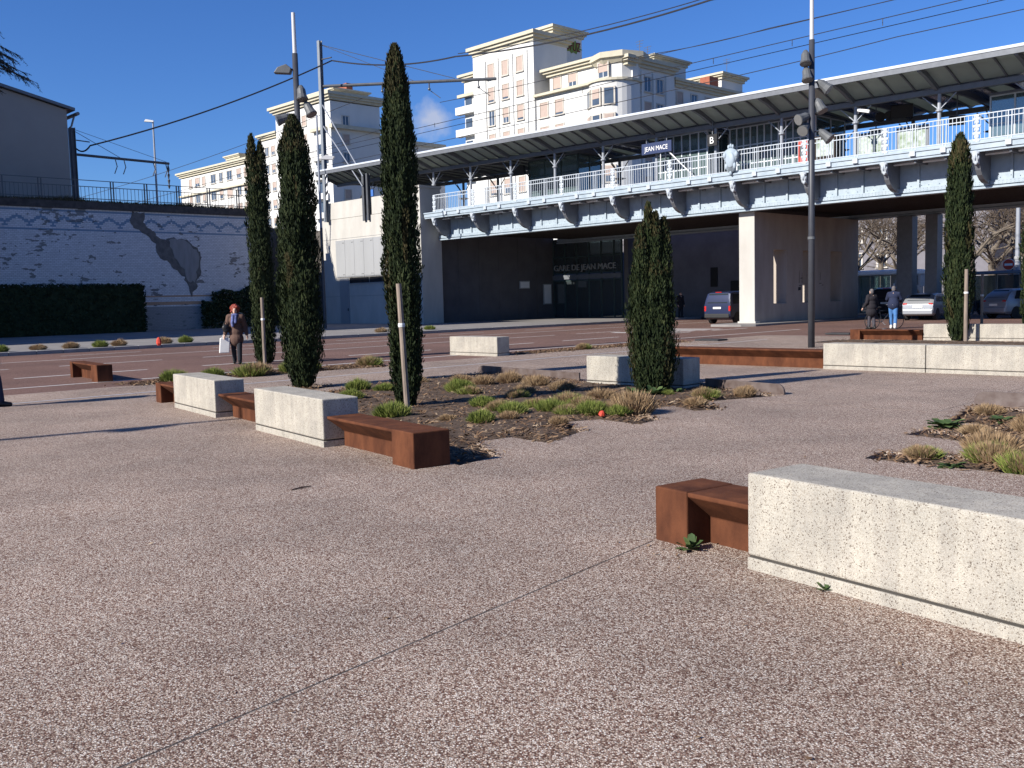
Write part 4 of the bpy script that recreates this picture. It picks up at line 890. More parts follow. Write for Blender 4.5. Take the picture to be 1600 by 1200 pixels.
M_POSTER = mat('blurred_poster', (0.16, 0.22, 0.12), 0.5, 0.5, 3.5, col2=(0.55, 0.6, 0.62))
for a, y in ((29.4, 3.0), (31.55, 3.0)):
    t = site_thing('poster_panel', 'poster panel on the platform behind the railing, right of the lamp mast' if a < 30 else 'poster panel on the platform under the large monitor', 'poster'); MB().box(a-0.75, a+0.75, y, y+0.12, 7.8, 9.25).build('frame', M_GREY, t); MB().box(a-0.65, a+0.65, y-0.012, y-0.001, 7.95, 9.15).build('sheet', M_POSTER, t)
t = site_thing('red_machine', 'red machine standing on the platform behind the railing', 'machine'); MB().box(26.2, 26.75, 2.0, 2.6, 7.66, 9.2).build('cabinet', M_RED, t, bevel=0.02); MB().box(26.3, 26.65, 1.985, 1.999, 8.4, 8.9).build('display', M_BLACK, t)
t = site_thing('dark_kiosk', 'dark brown cabinet on the platform beside the red machine', 'machine'); MB().box(27.0, 28.1, 2.2, 2.9, 7.66, 9.3).build('cabinet', M_SLAT, t, bevel=0.02); MB().box(27.1, 28.0, 2.19, 2.199, 8.3, 9.1).build('display', M_POSTER, t)
M_YEL = mat('yellow_paint', (0.60, 0.42, 0.03), 0.5, 0.05, 4)
# hanging uplighter discs on rear posts are part of the posts; station clock at the left end
t = site_thing('platform_clock', 'round dark platform clock under the left end of the canopy', 'clock'); o = MB().tube([(0, -0.1, 0), (0, 0.1, 0)], 0.42, 16).build('case', M_BLACK, t); o.location = (-10.9, 2, 9.6); MB().tube([(-10.9, 2, 10.0), (-10.9, 2, 11.0)], 0.03, 6).build('hanger', M_GREY, t)
t = site_thing('platform_sign', 'small blue platform sign beside the stub mast', 'sign'); MB().box(-9.0, -8.3, 1.0, 1.08, 9.6, 10.1).build('board', mat('blue_sign', (0.05, 0.14, 0.42), 0.5, .05, 4), t); MB().box(-8.68, -8.62, 1.02, 1.06, 8.6, 9.6).build('stem', M_GREY, t)
# ------------------------------------------------------------------ white glazed brick wall with blue frieze
def tile_wall_mat():
    m = bpy.data.materials.new('white_glazed_brick'); m.use_nodes = True; n = m.node_tree.nodes; l = m.node_tree.links; p = n['Principled BSDF']; p.inputs['Roughness'].default_value = 0.35; p.inputs['Specular IOR Level'].default_value = 0.4
    t = n.new('ShaderNodeTexCoord'); s = n.new('ShaderNodeSeparateXYZ'); l.new(t.outputs['Object'], s.inputs[0])
    cb_ = n.new('ShaderNodeCombineXYZ'); l.new(s.outputs['Y'], cb_.inputs['X']); l.new(s.outputs['Z'], cb_.inputs['Y'])
    br_ = n.new('ShaderNodeTexBrick'); br_.inputs['Scale'].default_value = 1.0; br_.inputs['Brick Width'].default_value = 0.24; br_.inputs['Row Height'].default_value = 0.11; br_.inputs['Mortar Size'].default_value = 0.009
    br_.inputs['Color1'].default_value = (0.66, 0.65, 0.67, 1); br_.inputs['Color2'].default_value = (0.55, 0.54, 0.56, 1); br_.inputs['Mortar'].default_value = (0.30, 0.29, 0.30, 1); l.new(cb_.outputs[0], br_.inputs['Vector'])
    def M(op, a, b=None, c=None):
        q = n.new('ShaderNodeMath'); q.operation = op
        for i, v in enumerate((a, b, c)):
            if v is None: continue
            if isinstance(v, (int, float)): q.inputs[i].default_value = v
            else: l.new(v, q.inputs[i])
        return q.outputs[0]
    y = M('MULTIPLY', M('FLOOR', M('DIVIDE', s.outputs['Y'], 0.12)), 0.12); z = M('MULTIPLY', M('FLOOR', M('DIVIDE', s.outputs['Z'], 0.11)), 0.11)
    def band(v, lo, hi): return M('MULTIPLY', M('GREATER_THAN', v, lo), M('LESS_THAN', v, hi))
    tri = M('PINGPONG', y, 0.72)                    # 0..0.72
    zz = M('SUBTRACT', z, M('MULTIPLY_ADD', tri, 0.62, 7.22))
    zig = band(zz, -0.14, 0.10)
    da = band(M('PINGPONG', M('ADD', y, 0.72), 0.72), -1, 0.20); dash = M('MULTIPLY', da, band(z, 7.70, 7.80)); 
    db = band(M('PINGPONG', y, 0.72), -1, 0.20); dash2 = M('MULTIPLY', db, band(z, 7.0, 7.12))
    lines = M('MAXIMUM', band(z, 8.0, 8.12), band(z, 6.80, 6.90))
    blue = M('MAXIMUM', M('MAXIMUM', M('MULTIPLY', zig, band(z, 7.05, 7.85)), lines), M('MAXIMUM', dash, dash2))
    orange = M('MULTIPLY', M('MAXIMUM', band(z, 2.35, 2.5), band(z, 1.85, 1.99)), M('GREATER_THAN', s.outputs['Y'], -16))
    nz_ = n.new('ShaderNodeTexNoise'); nz_.inputs['Scale'].default_value = 0.55; nz_.inputs['Detail'].default_value = 9; nz_.inputs['Roughness'].default_value = 0.68; l.new(t.outputs['Object'], nz_.inputs['Vector'])
    mp_ = n.new('ShaderNodeMapping'); mp_.inputs['Scale'].default_value = (1, 3.0, 9); l.new(t.outputs['Object'], mp_.inputs[0])
    n2 = n.new('ShaderNodeTexNoise'); n2.inputs['Scale'].default_value = 0.5; n2.inputs['Detail'].default_value = 6; l.new(mp_.outputs[0], n2.inputs['Vector'])
    dirt = M('GREATER_THAN', M('ADD', M('MULTIPLY', nz_.outputs['Fac'], 0.62), M('MULTIPLY', n2.outputs['Fac'], 0.5)), 0.63)
    def mix(f, a, col):
        x = n.new('ShaderNodeMixRGB'); l.new(f, x.inputs[0]); l.new(a, x.inputs[1]); x.inputs[2].default_value = (*col, 1); return x.outputs[0]
    c = mix(M('MULTIPLY', blue, 0.85), br_.outputs['Color'], (0.10, 0.19, 0.30)); c = mix(M('MULTIPLY', orange, 0.8), c, (0.40, 0.20, 0.08)); c = mix(M('MULTIPLY', dirt, 0.8), c, (0.09, 0.085, 0.085)); c = mix(M('MULTIPLY', M('LESS_THAN', s.outputs['Z'], 1.75), 0.75), c, (0.16, 0.16, 0.17))
    l.new(c, p.inputs['Base Color']); return m
M_TILE = tile_wall_mat()
tw = site_thing('tiled_wall', 'old white glazed brick retaining wall with a blue zigzag frieze and a broken patch', 'wall')
MB().box(-14.3, -14.0, -36.9, -5.5, -0.1, 8.25).build('brickwork', M_TILE, tw); MB().box(-20.0, -14.3, -5.75, -5.5, -0.1, 8.25).build('return_wall', M_TILE, tw)
M_COPE = mat('dark_coping', (0.075, 0.065, 0.06), 0.9, 0.35, 3, bump=0.6, bscale=15)
MB().box(-14.45, -13.86, -36.9, -5.4, 8.252, 8.72).build('coping', M_COPE, tw)
M_REND = mat('exposed_mortar', (0.14, 0.13, 0.125), 0.95, 0.3, 2.5, bump=0.8, bscale=9); M_REND2 = mat('pale_exposed_mortar', (0.26, 0.25, 0.25), 0.95, 0.15, 1.5, bump=0.5, bscale=8, stretch=(1, 3, .6))
def ragged(poly, amp, seed):
    rnd = random.Random(seed); out = []
    for i, p in enumerate(poly):
        q = poly[(i+1) % len(poly)]
        for t in (0, .25, .5, .75): out.append((p[0]+(q[0]-p[0])*t+rnd.gauss(0, amp), p[1]+(q[1]-p[1])*t+rnd.gauss(0, amp)))
    return out
PATCH = [(-14.98, 8.2), (-14.09, 8.2), (-14.09, 7.26), (-13.49, 6.89), (-13.07, 6.36), (-12.37, 6.54), (-11.31, 6.51), (-10.4, 5.86), (-10.01, 5.18), (-10.25, 4.16), (-10.48, 3.25), (-10.96, 2.29), (-11.31, 3.48), (-11.69, 4.05), (-12.47, 4.71), (-13.35, 5.36), (-13.43, 6.02), (-14.28, 6.87), (-15.03, 7.17)]
INNER = [(-12.37, 6.49), (-11.32, 6.46), (-10.46, 5.74), (-10.19, 5.18), (-10.43, 4.16), (-10.71, 3.48), (-11.13, 3.48), (-11.44, 4.38), (-12.1, 5.16), (-12.34, 5.93)]
MB().prism(ragged(PATCH, 0.07, 1), 'x', -14.02, -13.975).build('broken_patch', M_REND, tw)['label'] = 'ragged patch of exposed mortar where the tiles fell off'
MB().prism(ragged(INNER, 0.04, 2), 'x', -14.02, -13.955).build('mortar_face', M_REND2, tw)
# weeds on the coping and the steel fence above
b = MB(); rnd = random.Random(9)
for k in range(5200):
    y = rnd.uniform(-36, -5.4); hgt = (0.18+0.35*max(0, noise.noise((y*0.5, 0, 3)))+0.5*max(0, noise.noise((y*0.23, 4, 3))))*rnd.uniform(0.5, 1.4); c = Vector((-14.1+rnd.uniform(-0.4, 0.25), y, 8.7)); u = Vector((rnd.gauss(0, .3), rnd.gauss(0, .4), 1)).normalized()*hgt; w = Vector((0, 1, 0))*0.025
    b.quad(c-w, c+w, c+u)
wd = site_thing('wall_weeds', 'dry weeds growing along the top of the white tiled wall', 'weeds'); o = b.build('blades', leafmat('dry_weeds', [(0.1, (0.03, 0.026, 0.015)), (0.5, (0.07, 0.06, 0.03)), (0.9, (0.12, 0.10, 0.06))]), wd)
fn = site_thing('wall_fence', 'thin grey steel picket fence on top of the white tiled wall', 'fence')
M_FENCE = mat('fence_steel', (0.14, 0.145, 0.15), 0.6, 0.15, 5, metal=0.2)
pnl = MB(); PW = 2.3
for z in (10.13, 9.72, 8.95): pnl.box(-14.22, -14.18, 0, PW, z, z+0.045)
for i in range(1, 9): y = PW*i/9; pnl.box(-14.212, -14.188, y-.012, y+.012, 8.72, 9.72)
MEF = pnl.mesh('fence_panel', M_FENCE); MEP = MB().box(-14.24, -14.16, -0.12, -0.06, 8.7, 10.16).box(-14.24, -14.16, 0.06, 0.12, 8.7, 10.16).mesh('fence_post', M_FENCE)
y = -36.8
while y < -6: link('fence_panel', MEF, fn, (0, y, 0)); link('fence_post', MEP, fn, (0, y, 0)); y += PW
# ------------------------------------------------------------------ apartment blocks beyond the tracks
M_CREAM = mat('cream_render', (0.62, 0.61, 0.58), 0.9, 0.06, 0.35, bump=0.1, bscale=10, stretch=(1, 1, 0.3)); M_CORN = mat('ochre_cornice', (0.50, 0.455, 0.345), 0.85, 0.08, 1.5); M_SHUT = mat('beige_roller_shutter', (0.40, 0.31, 0.26), 0.7, 0.08, 2); M_WGL = mat('window_glass', (0.06, 0.08, 0.11), 0.12, 0.3, 0.7, spec=0.6); M_SURR = mat('stone_surround', (0.50, 0.46, 0.40), 0.85, 0.08, 2)
M_TILE_R = mat('red_roof', (0.30, 0.10, 0.06), 0.85, 0.2, 2); M_BEIGE = mat('beige_render', (0.36, 0.325, 0.29), 0.9, 0.07, 0.3)
WCACHE = {}
def window(parent, face, u, z, w, h, kind, surround=True, plane=0.0, arch=False):
    """face 'b': wall faces -b at b=plane, u is a; face 'a': wall faces +a at a=plane, u is b"""
    key = (face, round(w, 2), round(h, 2), kind, surround)
    if key not in WCACHE:
        def bx(u0, u1, d0, d1, z0, z1):
            return (u0, u1, -d1, -d0, z0, z1) if face == 'b' else (d0, d1, u0, u1, z0, z1)
        fr = MB(); s = 0.14
        for q in ((-w/2-s, w/2+s, 0, 0.10, h/2, h/2+s), (-w/2-s*1.6, w/2+s*1.6, 0, 0.20, -h/2-s, -h/2), (-w/2-s, -w/2, 0, 0.10, -h/2, h/2), (w/2, w/2+s, 0, 0.10, -h/2, h/2)): fr.box(*bx(*q))
        pn = MB(); pn.box(*bx(-w/2, w/2, 0.005, 0.02, -h/2, h/2))
        sh = MB(); f = {'s': 1.0, 'h': 0.62, 'g': 0.0, 'p': 0.85}[kind]
        if f: sh.box(*bx(-w/2+.02, w/2-.02, 0.021, 0.05, h/2-h*f, h/2))
        mu = MB(); mu.box(*bx(-0.035, 0.035, 0.021, 0.045, -h/2, h/2-h*f)) if f < 0.8 else None
        if f < 0.8: mu.box(*bx(-w/2, -w/2+.06, 0.021, 0.045, -h/2, h/2-h*f)); mu.box(*bx(w/2-.06, w/2, 0.021, 0.045, -h/2, h/2-h*f))
        WCACHE[key] = (fr.mesh('window', M_SURR), pn.mesh('pane', M_WGL), sh.mesh('shutter', M_SHUT) if f else None, mu.mesh('casement', M_WHITE) if f < 0.8 else None)
    fr, pn, sh, mu = WCACHE[key]; loc = (u, plane, z) if face == 'b' else (plane, u, z)
    o = link('window', fr, parent, loc); link('pane', pn, o)
    if sh: link('shutter', sh, o)
    if mu: link('casement', mu, o)
def cornice(parent, a0, a1, y0, y1, z, out=0.9, h=0.75):
    b = MB()
    for i, (o_, z0, z1) in enumerate(((out*0.35, z-h-.35, z-h), (out*0.7, z-h+.002, z-h*0.55), (out, z-h*0.55+.002, z))): b.box(a0-o_, a1+o_, y0-o_, y1+o_, z0, z1)
    b.build('cornice', M_CORN, parent)
rk = random.Random(21)
def kinds(): return rk.choice('sspphg')
cbk = site_thing('apartment_block', 'tall cream apartment block with a stepped tower and rounded corner behind the canopy', 'building')
B0 = 46.63
MB().box(-47.5, -36.1, B0, B0+6.2, 0, 34.3).build('tower', M_CREAM, cbk); cornice(cbk, -47.2, -36.3, B0+0.2, B0+6.0, 35.1, 0.9, 0.8)
MB().box(-46.5, -38.0, B0+5.6, B0+11.2, 0, 36.4).build('penthouse', M_CREAM, cbk); cornice(cbk, -46.5, -38.0, B0+5.6, B0+11.2, 37.1, 0.7, 0.6)
MB().box(-50.5, -47.5, B0+1.0, B0+11, 0, 31.5).build('left_wing', M_CREAM, cbk); cornice(cbk, -50.5, -47.7, B0+1.0, B0+11, 32.3, 0.7, 0.6)
for i in range(4):
    z = 27.0-i*3.0; b = MB(); b.box(-51.6, -47.51, B0+0.2, B0+0.99, z, z+1.0); bl = b.build('balcony', M_CREAM, cbk); MB().box(-50.3, -49.0, B0+0.93, B0+0.999, z+1.05, z+2.4).build('opening', M_WGL, bl)
MB().box(-51.4, -47.6, B0+0.4, B0+0.99, 29.3, 29.7).build('ledge', M_CORN, cbk)
for u in (-44.0, -41.3, -38.6):
    for r_ in range(7): window(cbk, 'b', u, 31.5-3.02*r_, 1.05, 1.85, kinds(), plane=B0)
for u in (-45.1, -42.65, -39.95, -37.3): MB().box(u-0.14, u+0.14, B0-0.16, B0-0.001, 4, 33.0).build('pilaster', M_CREAM, cbk)
MB().box(-36.1, -24.5, B0+0.3, B0+14, 0, 27.0).build('main_body', M_CREAM, cbk); MB().box(-34.9, -25.4, B0+1.6, B0+14, 27.0, 29.6).build('attic', M_CREAM, cbk); cornice(cbk, -34.9, -25.4, B0+1.6, B0+14, 30.3, 0.9, 0.6)
MB().box(-36.1, -24.5, B0-0.3, B0+1.59, 26.85, 27.15).build('balcony_ledge', M_CORN, cbk)
for u, k in ((-33.6, 'p'), (-31.0, 'h')): window(cbk, 'b', u, 28.35, 1.3, 1.6, k, plane=B0+1.6)
for u in (-34.7, -32.1):
    for r_ in range(6): window(cbk, 'b', u, 25.15-3.0*r_, 1.3, 1.8, kinds(), plane=B0+0.3)
# rounded corner bay
bay = MB(); bay.lathe([(3.1, 0), (3.1, 27.0)], -25.2, B0+2.6, 32); bay.build('round_bay', M_CREAM, cbk, smooth=False)
bay = MB(); bay.lathe([(3.35, 26.86), (3.35, 27.16)], -25.2, B0+2.6, 32); bay.build('round_ledge', M_CORN, cbk)
bay = MB(); bay.lathe([(2.75, 27.162), (2.75, 29.4)], -25.0, B0+3.4, 8); bay.build('angled_attic', M_CREAM, cbk); bay = MB(); bay.lathe([(2.9, 29.0), (3.4, 29.55), (3.6, 29.6), (3.6, 30.26)], -25.0, B0+3.4, 8); bay.build('angled_cornice', M_CORN, cbk)
for r_ in range(6):
    for j, ang in enumerate((-2.16, -1.62, -1.08)):
        w_ = link('window', MB().box(-0.75, 0.75, -0.14, 0.05, -1.05, 1.05).mesh('bay_window', M_SURR) if 'bay' not in WCACHE else WCACHE['bay'], cbk, (-25.2+3.1*cos(ang), B0+2.6+3.1*sin(ang), 25.1-3.0*r_), ang+pi/2)
        WCACHE['bay'] = w_.data
        if 'bayp' not in WCACHE: WCACHE['bayp'] = MB().box(-0.55, 0.55, -0.16, -0.141, -0.9, 0.9).mesh('bay_pane', M_WGL); WCACHE['bays'] = MB().box(-0.54, 0.54, -0.19, -0.161, -0.2, 0.9).mesh('bay_shutter', M_SHUT)
        link('pane', WCACHE['bayp'], w_)
        if (r_+j) % 2: link('shutter', WCACHE['bays'], w_)
w_ = window(cbk, 'b', -25.2, 28.35, 1.5, 1.7, 'h', plane=B0+0.62)
# shaded wing running away from the tracks
MB().box(-24.49, -22.6, B0+2.7, B0+11, 0, 28.9).build('corner_wing', M_CREAM, cbk); cornice(cbk, -24.2, -22.6, B0+1.9, B0+10.6, 29.75, 0.8, 0.7)
for i, u in enumerate((B0+3.4, B0+5.6, B0+8.0)):
    for r_ in range(7): window(cbk, 'a', u, 26.9-2.95*r_, 1.25, 1.65, 'ghg'[i] if r_ else 'hgg'[i], plane=-22.6)
for u in (B0+2.8, B0+4.5, B0+6.8, B0+9.3): MB().box(-22.599, -22.4, u-0.2, u+0.2, 3, 28.3).build('pilaster', M_CREAM, cbk)
MB().box(-34, -23.2, B0+11.01, B0+31, 0, 27.6).build('long_wing', M_CREAM, cbk); cornice(cbk, -34, -23.2, B0+11.9, B0+31, 28.5, 0.8, 0.6)
for i in range(6):
    for r_ in range(6): window(cbk, 'a', B0+12.8+i*3.1, 26.3-2.95*r_, 1.2, 1.4, rk.choice('gggs'), plane=-23.2)
for r_ in range(3): MB().box(-23.199, -22.2, B0+13.5, B0+24, 24.6-r_*2.95, 25.5-r_*2.95).build('balcony', M_CREAM, cbk)
MB().box(-30, -23.8, B0+8.5, B0+15, 28.6, 30.6).build('stair_head', M_CREAM, cbk); cornice(cbk, -30, -23.8, B0+8.5, B0+15, 31.1, 0.6, 0.4)
MB().box(-31, -24.5, B0+24, B0+29, 28.5, 30.6).build('stair_head', M_CREAM, cbk); cornice(cbk, -31, -24.5, B0+24, B0+29, 31.2, 0.7, 0.5)
MB().box(-25.5, -24.0, B0+20.5, B0+22.5, 28.5, 30.2).build('chimney', M_TILE_R, cbk)
# rooftop graffiti on the penthouse side: red letters on a green burst
gp = MB(); rnd = random.Random(4); cy, cz = B0+9.1, 35.0; pts = []
for i in range(28): a = 2*pi*i/28; q = (1.0 if i % 2 else 0.78)*rnd.uniform(0.85, 1.1); pts.append((cy+2.2*q*cos(a), cz+0.95*q*sin(a)))
gp.prism(pts, 'x', -38.01, -37.96); gr_ = gp.build('graffiti', mat('green_spray', (0.10, 0.22, 0.06), 0.8, 0.3, 1.5, col2=(0.25, 0.26, 0.05)), cbk); gr_['label'] = 'dark red graffiti letters on a green burst'
lettering('graffiti_lettering', 'SOFUZ', 1.7, mat('dark_red_spray', (0.16, 0.015, 0.03), 0.8, 0.2, 2), gr_, (-37.93, cy-1.75, cz-0.55), (pi/2, 0, pi/2), 0.02, width=3.5, shear=0.15)
M_ANT = mat('aerial', (0.12, 0.12, 0.13), 0.5, 0.1, 3)
def aerial(a, y, z, h, label):
    t = site_thing('roof_aerial', label, 'aerial', 'roof aerials'); b = MB(); b.tube([(a, y, z), (a, y, z+h)], 0.035, 5); b.build('mast', M_ANT, t); b = MB()
    for q in range(3): zz = z+h*(0.95-0.13*q); b.tube([(a-0.6+q*.1, y, zz), (a+0.6-q*.1, y, zz)], 0.025, 4)
    b.build('rods', M_ANT, t)
for i, (a, y, z, h) in enumerate([(-23.2, B0+5, 29.7, 2.4), (-23.6, B0+7, 29.7, 2.1), (-29, B0+4, 30.3, 1.2), (-25, B0+26, 31.2, 2.2), (-25.5, B0+23.2, 28.5, 2.0)]): aerial(a, y, z, h, 'thin television aerial on the roof of the block with the rounded corner' if i < 3 else 'thin television aerial on the far roof wing of the block with the rounded corner')
# second block, further left
lb = site_thing('apartment_block', 'long cream apartment block with a corner tower, far behind the white tiled wall', 'building'); BL = 45.83
MB().box(-97.0, -80.5, BL, BL+9.6, 0, 33.6).build('tower', M_CREAM, lb); cornice(lb, -97.0, -80.5, BL, BL+9.6, 34.9, 1.0, 0.8); MB().box(-92, -82, BL+2, BL+8, 34.9, 35.6).build('roof_box', M_CREAM, lb); cornice(lb, -92, -82, BL+2, BL+8, 36.0, 0.7, 0.4)
MB().box(-103.0, -97.001, BL+0.6, BL+12, 0, 30.2).build('link_wing', M_CREAM, lb); cornice(lb, -103.0, -97.9, BL+0.6, BL+12, 31.2, 0.8, 0.6)
MB().box(-134.2, -103.001, BL+0.3, BL+13, 0, 26.9).build('long_wing', M_CREAM, lb); cornice(lb, -134.2, -103.9, BL+0.3, BL+13, 28.0, 0.8, 0.6); MB().box(-134.6, -103.2, BL-0.2, BL+0.299, 23.3, 23.6).build('ledge', M_CORN, lb)
for i, (u0, u1) in enumerate(((-130.5, -129.5), (-128.0, -126.3), (-125.0, -124.0), (-121.6, -119.8), (-118.3, -117.1), (-115.35, -113.5), (-111.6, -110.2), (-109.0, -107.1), (-105.6, -104.4))):
    for r_ in range(5): window(lb, 'b', (u0+u1)/2, 25.6-3.1*r_, u1-u0, 1.6, 'shsggghsg'[i] if r_ == 0 else kinds(), plane=BL+0.3)
for u in (-101.3, -99.2):
    for r_ in range(6): window(lb, 'b', u, 28.2-3.05*r_, 1.1, 1.45, 'g' if u < -100 else 'h', plane=BL+0.6)
for u in (-92.7, -88.1):
    for r_ in range(7): window(lb, 'b', u, 31.5-3.05*r_, 1.15, 1.6, kinds(), plane=BL)
b = MB(); b.box(-85.5, -81.5, BL-0.8, BL-0.001, 29.2, 29.7); b.build('ledge', M_CORN, lb)
for r_ in range(5): q = MB().box(-85.3, -81.6, BL-0.9, BL-0.001, 24.5-3.05*r_, 25.4-3.05*r_).build('balcony', M_CREAM, lb); MB().box(-84.8, -82.2, BL-0.02, BL-0.002, 25.45-3.05*r_, 27.2-3.05*r_).build('opening', M_WGL, q)
MB().box(-80.499, -79.6, BL-0.4, BL+10.4, 29.3, 29.9).build('ledge', M_CORN, lb)
for r_ in range(6):
    window(lb, 'a', BL+2.8, 30.7-2.9*r_, 1.15, 1.45, 'gsg'[r_ % 3], plane=-80.5)
MB().box(-97, -81.5, BL+9.601, BL+24, 0, 28.3).build('rear_wing', M_CREAM, lb); MB().box(-97, -80.9, BL+9.7, BL+24, 28.3, 28.9).build('rear_cornice', M_CORN, lb)
for r_ in range(5):
    for u in (BL+11.0, BL+14.2, BL+17.6): window(lb, 'a', u, 26.2-2.95*r_, 1.05, 1.4, 'g', plane=-81.5)
MB().box(-86, -83, BL+5, BL+6.2, 36.0, 37.4).build('chimney', M_TILE_R, lb)
MB().box(-122, -117, BL+4, BL+9, 28.0, 29.6).build('roof_box', M_CREAM, lb); cornice(lb, -122, -117, BL+4, BL+9, 30.2, 0.6, 0.4)
for i, a in enumerate((-112, -108, -105.5, -110)): aerial(a, BL+5+i, 28.0, 2.2+0.5*(i % 2), 'thin television aerial on the long wing of the far left block')
sb = site_thing('distant_house', 'small cream house top between the two apartment blocks', 'building'); MB().box(-80, -66, 78, 88, 0, 31.3).build('wall', M_CREAM, sb); cornice(sb, -80, -66, 78, 88, 32.3, 0.8, 0.6)
for u in (-76.5, -73, -69.5): window(sb, 'b', u, 29.7, 1.1, 1.5, 'h', plane=78)
# beige gabled building on the embankment
bg_ = site_thing('gabled_building', 'plain beige gabled building in shade rising above the white tiled wall', 'building')
MB().prism([(-15.9, 8.0), (-15.9, 16.1), (-28.5, 19.0), (-41, 16.1), (-41, 8.0)], 'x', -40, -22).build('wall', M_BEIGE, bg_)
rf_ = MB().prism([(-15.4, 16.05), (-15.4, 16.25), (-28.5, 19.25), (-41.5, 16.25), (-41.5, 16.05), (-28.5, 19.03)], 'x', -40.3, -21.7).build('roof', M_GREY, bg_)
b = MB(); b.tube([(-40, -15.25, 15.85), (-21.6, -15.25, 15.85)], 0.13, 8); b.build('gutter', M_GREY, rf_); b = MB(); b.tube([(-22.2, -15.3, 15.8), (-22.2, -15.55, 15.0), (-22.1, -15.78, 14.8), (-22.1, -15.78, 8)], 0.07, 6); b.build('downpipe', M_GREY, rf_)
rd = site_thing('roofed_shed', 'low shed with a red tiled roof beyond the fence', 'shed'); MB().prism([(-13, 8.0), (-13, 9.5), (-11, 10.6), (-9, 9.5), (-9, 8.0)], 'x', -48, -36).build('wall', M_BEIGE, rd); MB().prism([(-13.3, 9.5), (-11, 10.75), (-8.7, 9.5), (-8.7, 9.62), (-11, 10.9), (-13.3, 9.62)], 'x', -48.2, -35.8).build('roof', M_TILE_R, rd)
# street front beyond the bridge
for i, (a0, a1, b0, h, l) in enumerate(((-14, 10, 72, 13.5, 'pale four storey house in shade seen beyond the bridge pier'), (10.2, 30, 78, 12, 'grey house front in shade beyond the bare plane trees'), (30.2, 60, 74, 14, 'tall house front behind the bare plane trees at the street end'))):
    h_ = site_thing('street_house', l, 'building', 'house fronts beyond the bridge'); MB().box(a0, a1, b0, b0+10, 0, h).build('wall', M_DIMP if i != 1 else M_BEIGE, h_); MB().box(a0-.3, a1+.3, b0-.3, b0+10.3, h, h+.5).build('cornice', M_CORN, h_)
    u = a0+2
    while u < a1-1:
        for r_ in range(int(h/3.2)): window(h_, 'b', u, 2.2+3.1*r_, 1.1, 1.7, 'g', plane=b0)
        u += 3.1
# tall house on the same pavement, left of the view: it shades the pavement and the foot of the concrete wall
oh = site_thing('corner_house', 'tall house on the far pavement, left of the hedge', 'building')
MB().box(-21.5, -4.8, -95, -37, 0, 24.6).build('wall', M_BEIGE, oh); MB().box(-21.8, -4.6, -95.3, -36.95, 24.601, 25.0).build('cornice', M_CORN, oh)
for i in range(18):
    for r_ in range(7): window(oh, 'a', -38.8-i*3.1, 2.2+3.2*r_, 1.1, 1.8, 'g', plane=-4.8)
# ------------------------------------------------------------------ floodlight masts, street lamps, catenary
M_MAST = mat('dark_mast_paint', (0.045, 0.048, 0.058), 0.45, 0.15, 3, spec=0.4); M_TIP = mat('pale_mast_tip', (0.50, 0.50, 0.50), 0.4, 0.05, 3); M_LAMPB = mat('lamp_body_grey', (0.10, 0.105, 0.11), 0.5, 0.1, 5); M_LENS = mat('lamp_lens', (0.16, 0.16, 0.16), 0.25, 0.05, 5)
def flood(parent, p, d, s=1.0, kind='can'):
    d = Vector(d).normalized(); p = Vector(p); b = MB()
    b.tube([p-d*0.26*s, p-d*0.12*s, p+d*0.05*s, p+d*0.20*s], [0.06*s, 0.13*s, 0.14*s, 0.18*s], 12); o = b.build('floodlight', M_LAMPB, parent)
    MB().tube([p+d*0.201*s, p+d*0.215*s], 0.165*s, 12).build('lens', M_LENS, o)
    return o
def mast(x, y, label, lights, H=9.9, tip=8.85):
    t = thing('floodlight_mast', label, 'lamp mast', (x, y, 0), group='floodlight masts'); b = MB(); b.tube([(0, 0, -0.05), (0, 0, 4), (0, 0, tip)], [0.10, 0.092, 0.082], 14); b.build('pole', M_MAST, t, smooth=True)
    MB().tube([(0, 0, tip+.001), (0, 0, H)], [0.062, 0.055], 12).build('tip', M_TIP, t); MB().lathe([(0.112, 3.2), (0.112, 3.28)], seg=14).build('band', M_LAMPB, t)
    for (px, pz, dx, dy, dz) in lights:
        q = Vector((px, -0.06, pz)); b = MB(); b.tube([(0, 0, pz+0.12), (px*0.7, -0.02, pz+0.14), q], 0.022, 6); b.build('bracket', M_MAST, t); flood(t, q, (dx, dy, dz), 0.95)
    return t
mast(-6.05, 29.0, 'dark floodlight mast rising out of the broad dark cypress', [(0.16, 7.75, .15, -.3, -1), (0.36, 7.3, .5, -.3, -1), (-0.40, 7.05, -1, -.3, -.35)], H=10.05, tip=8.9)
o = thing('mast_lantern', 'small grey lantern head on the mast above the broad dark cypress', 'lantern', (-6.05, 29.0, 8.45)); MB().prism([(-0.62, -0.10), (-0.15, -0.13), (-0.10, 0.02), (-0.25, 0.14), (-0.5, 0.06)], 'y', -0.12, 0.12).build('head', M_LAMPB, o, bevel=0.02); MB().tube([(-0.15, 0, 0), (0, 0, 0)], 0.03, 6).build('arm', M_MAST, o)
mast(8.96, 29.1, 'dark floodlight mast standing before the bridge with seven spotlights', [(-0.2, 8.42, -.1, -.4, -1), (-0.16, 7.95, 0, -.4, -1), (0.34, 7.62, .6, -.3, -.6), (0.22, 7.05, .3, -.4, -.9), (-0.27, 6.72, -.9, -.4, -.4), (-0.22, 6.42, -.5, -.6, -.5), (0.38, 6.2, .7, -.5, -.8)], H=10.35, tip=8.95)
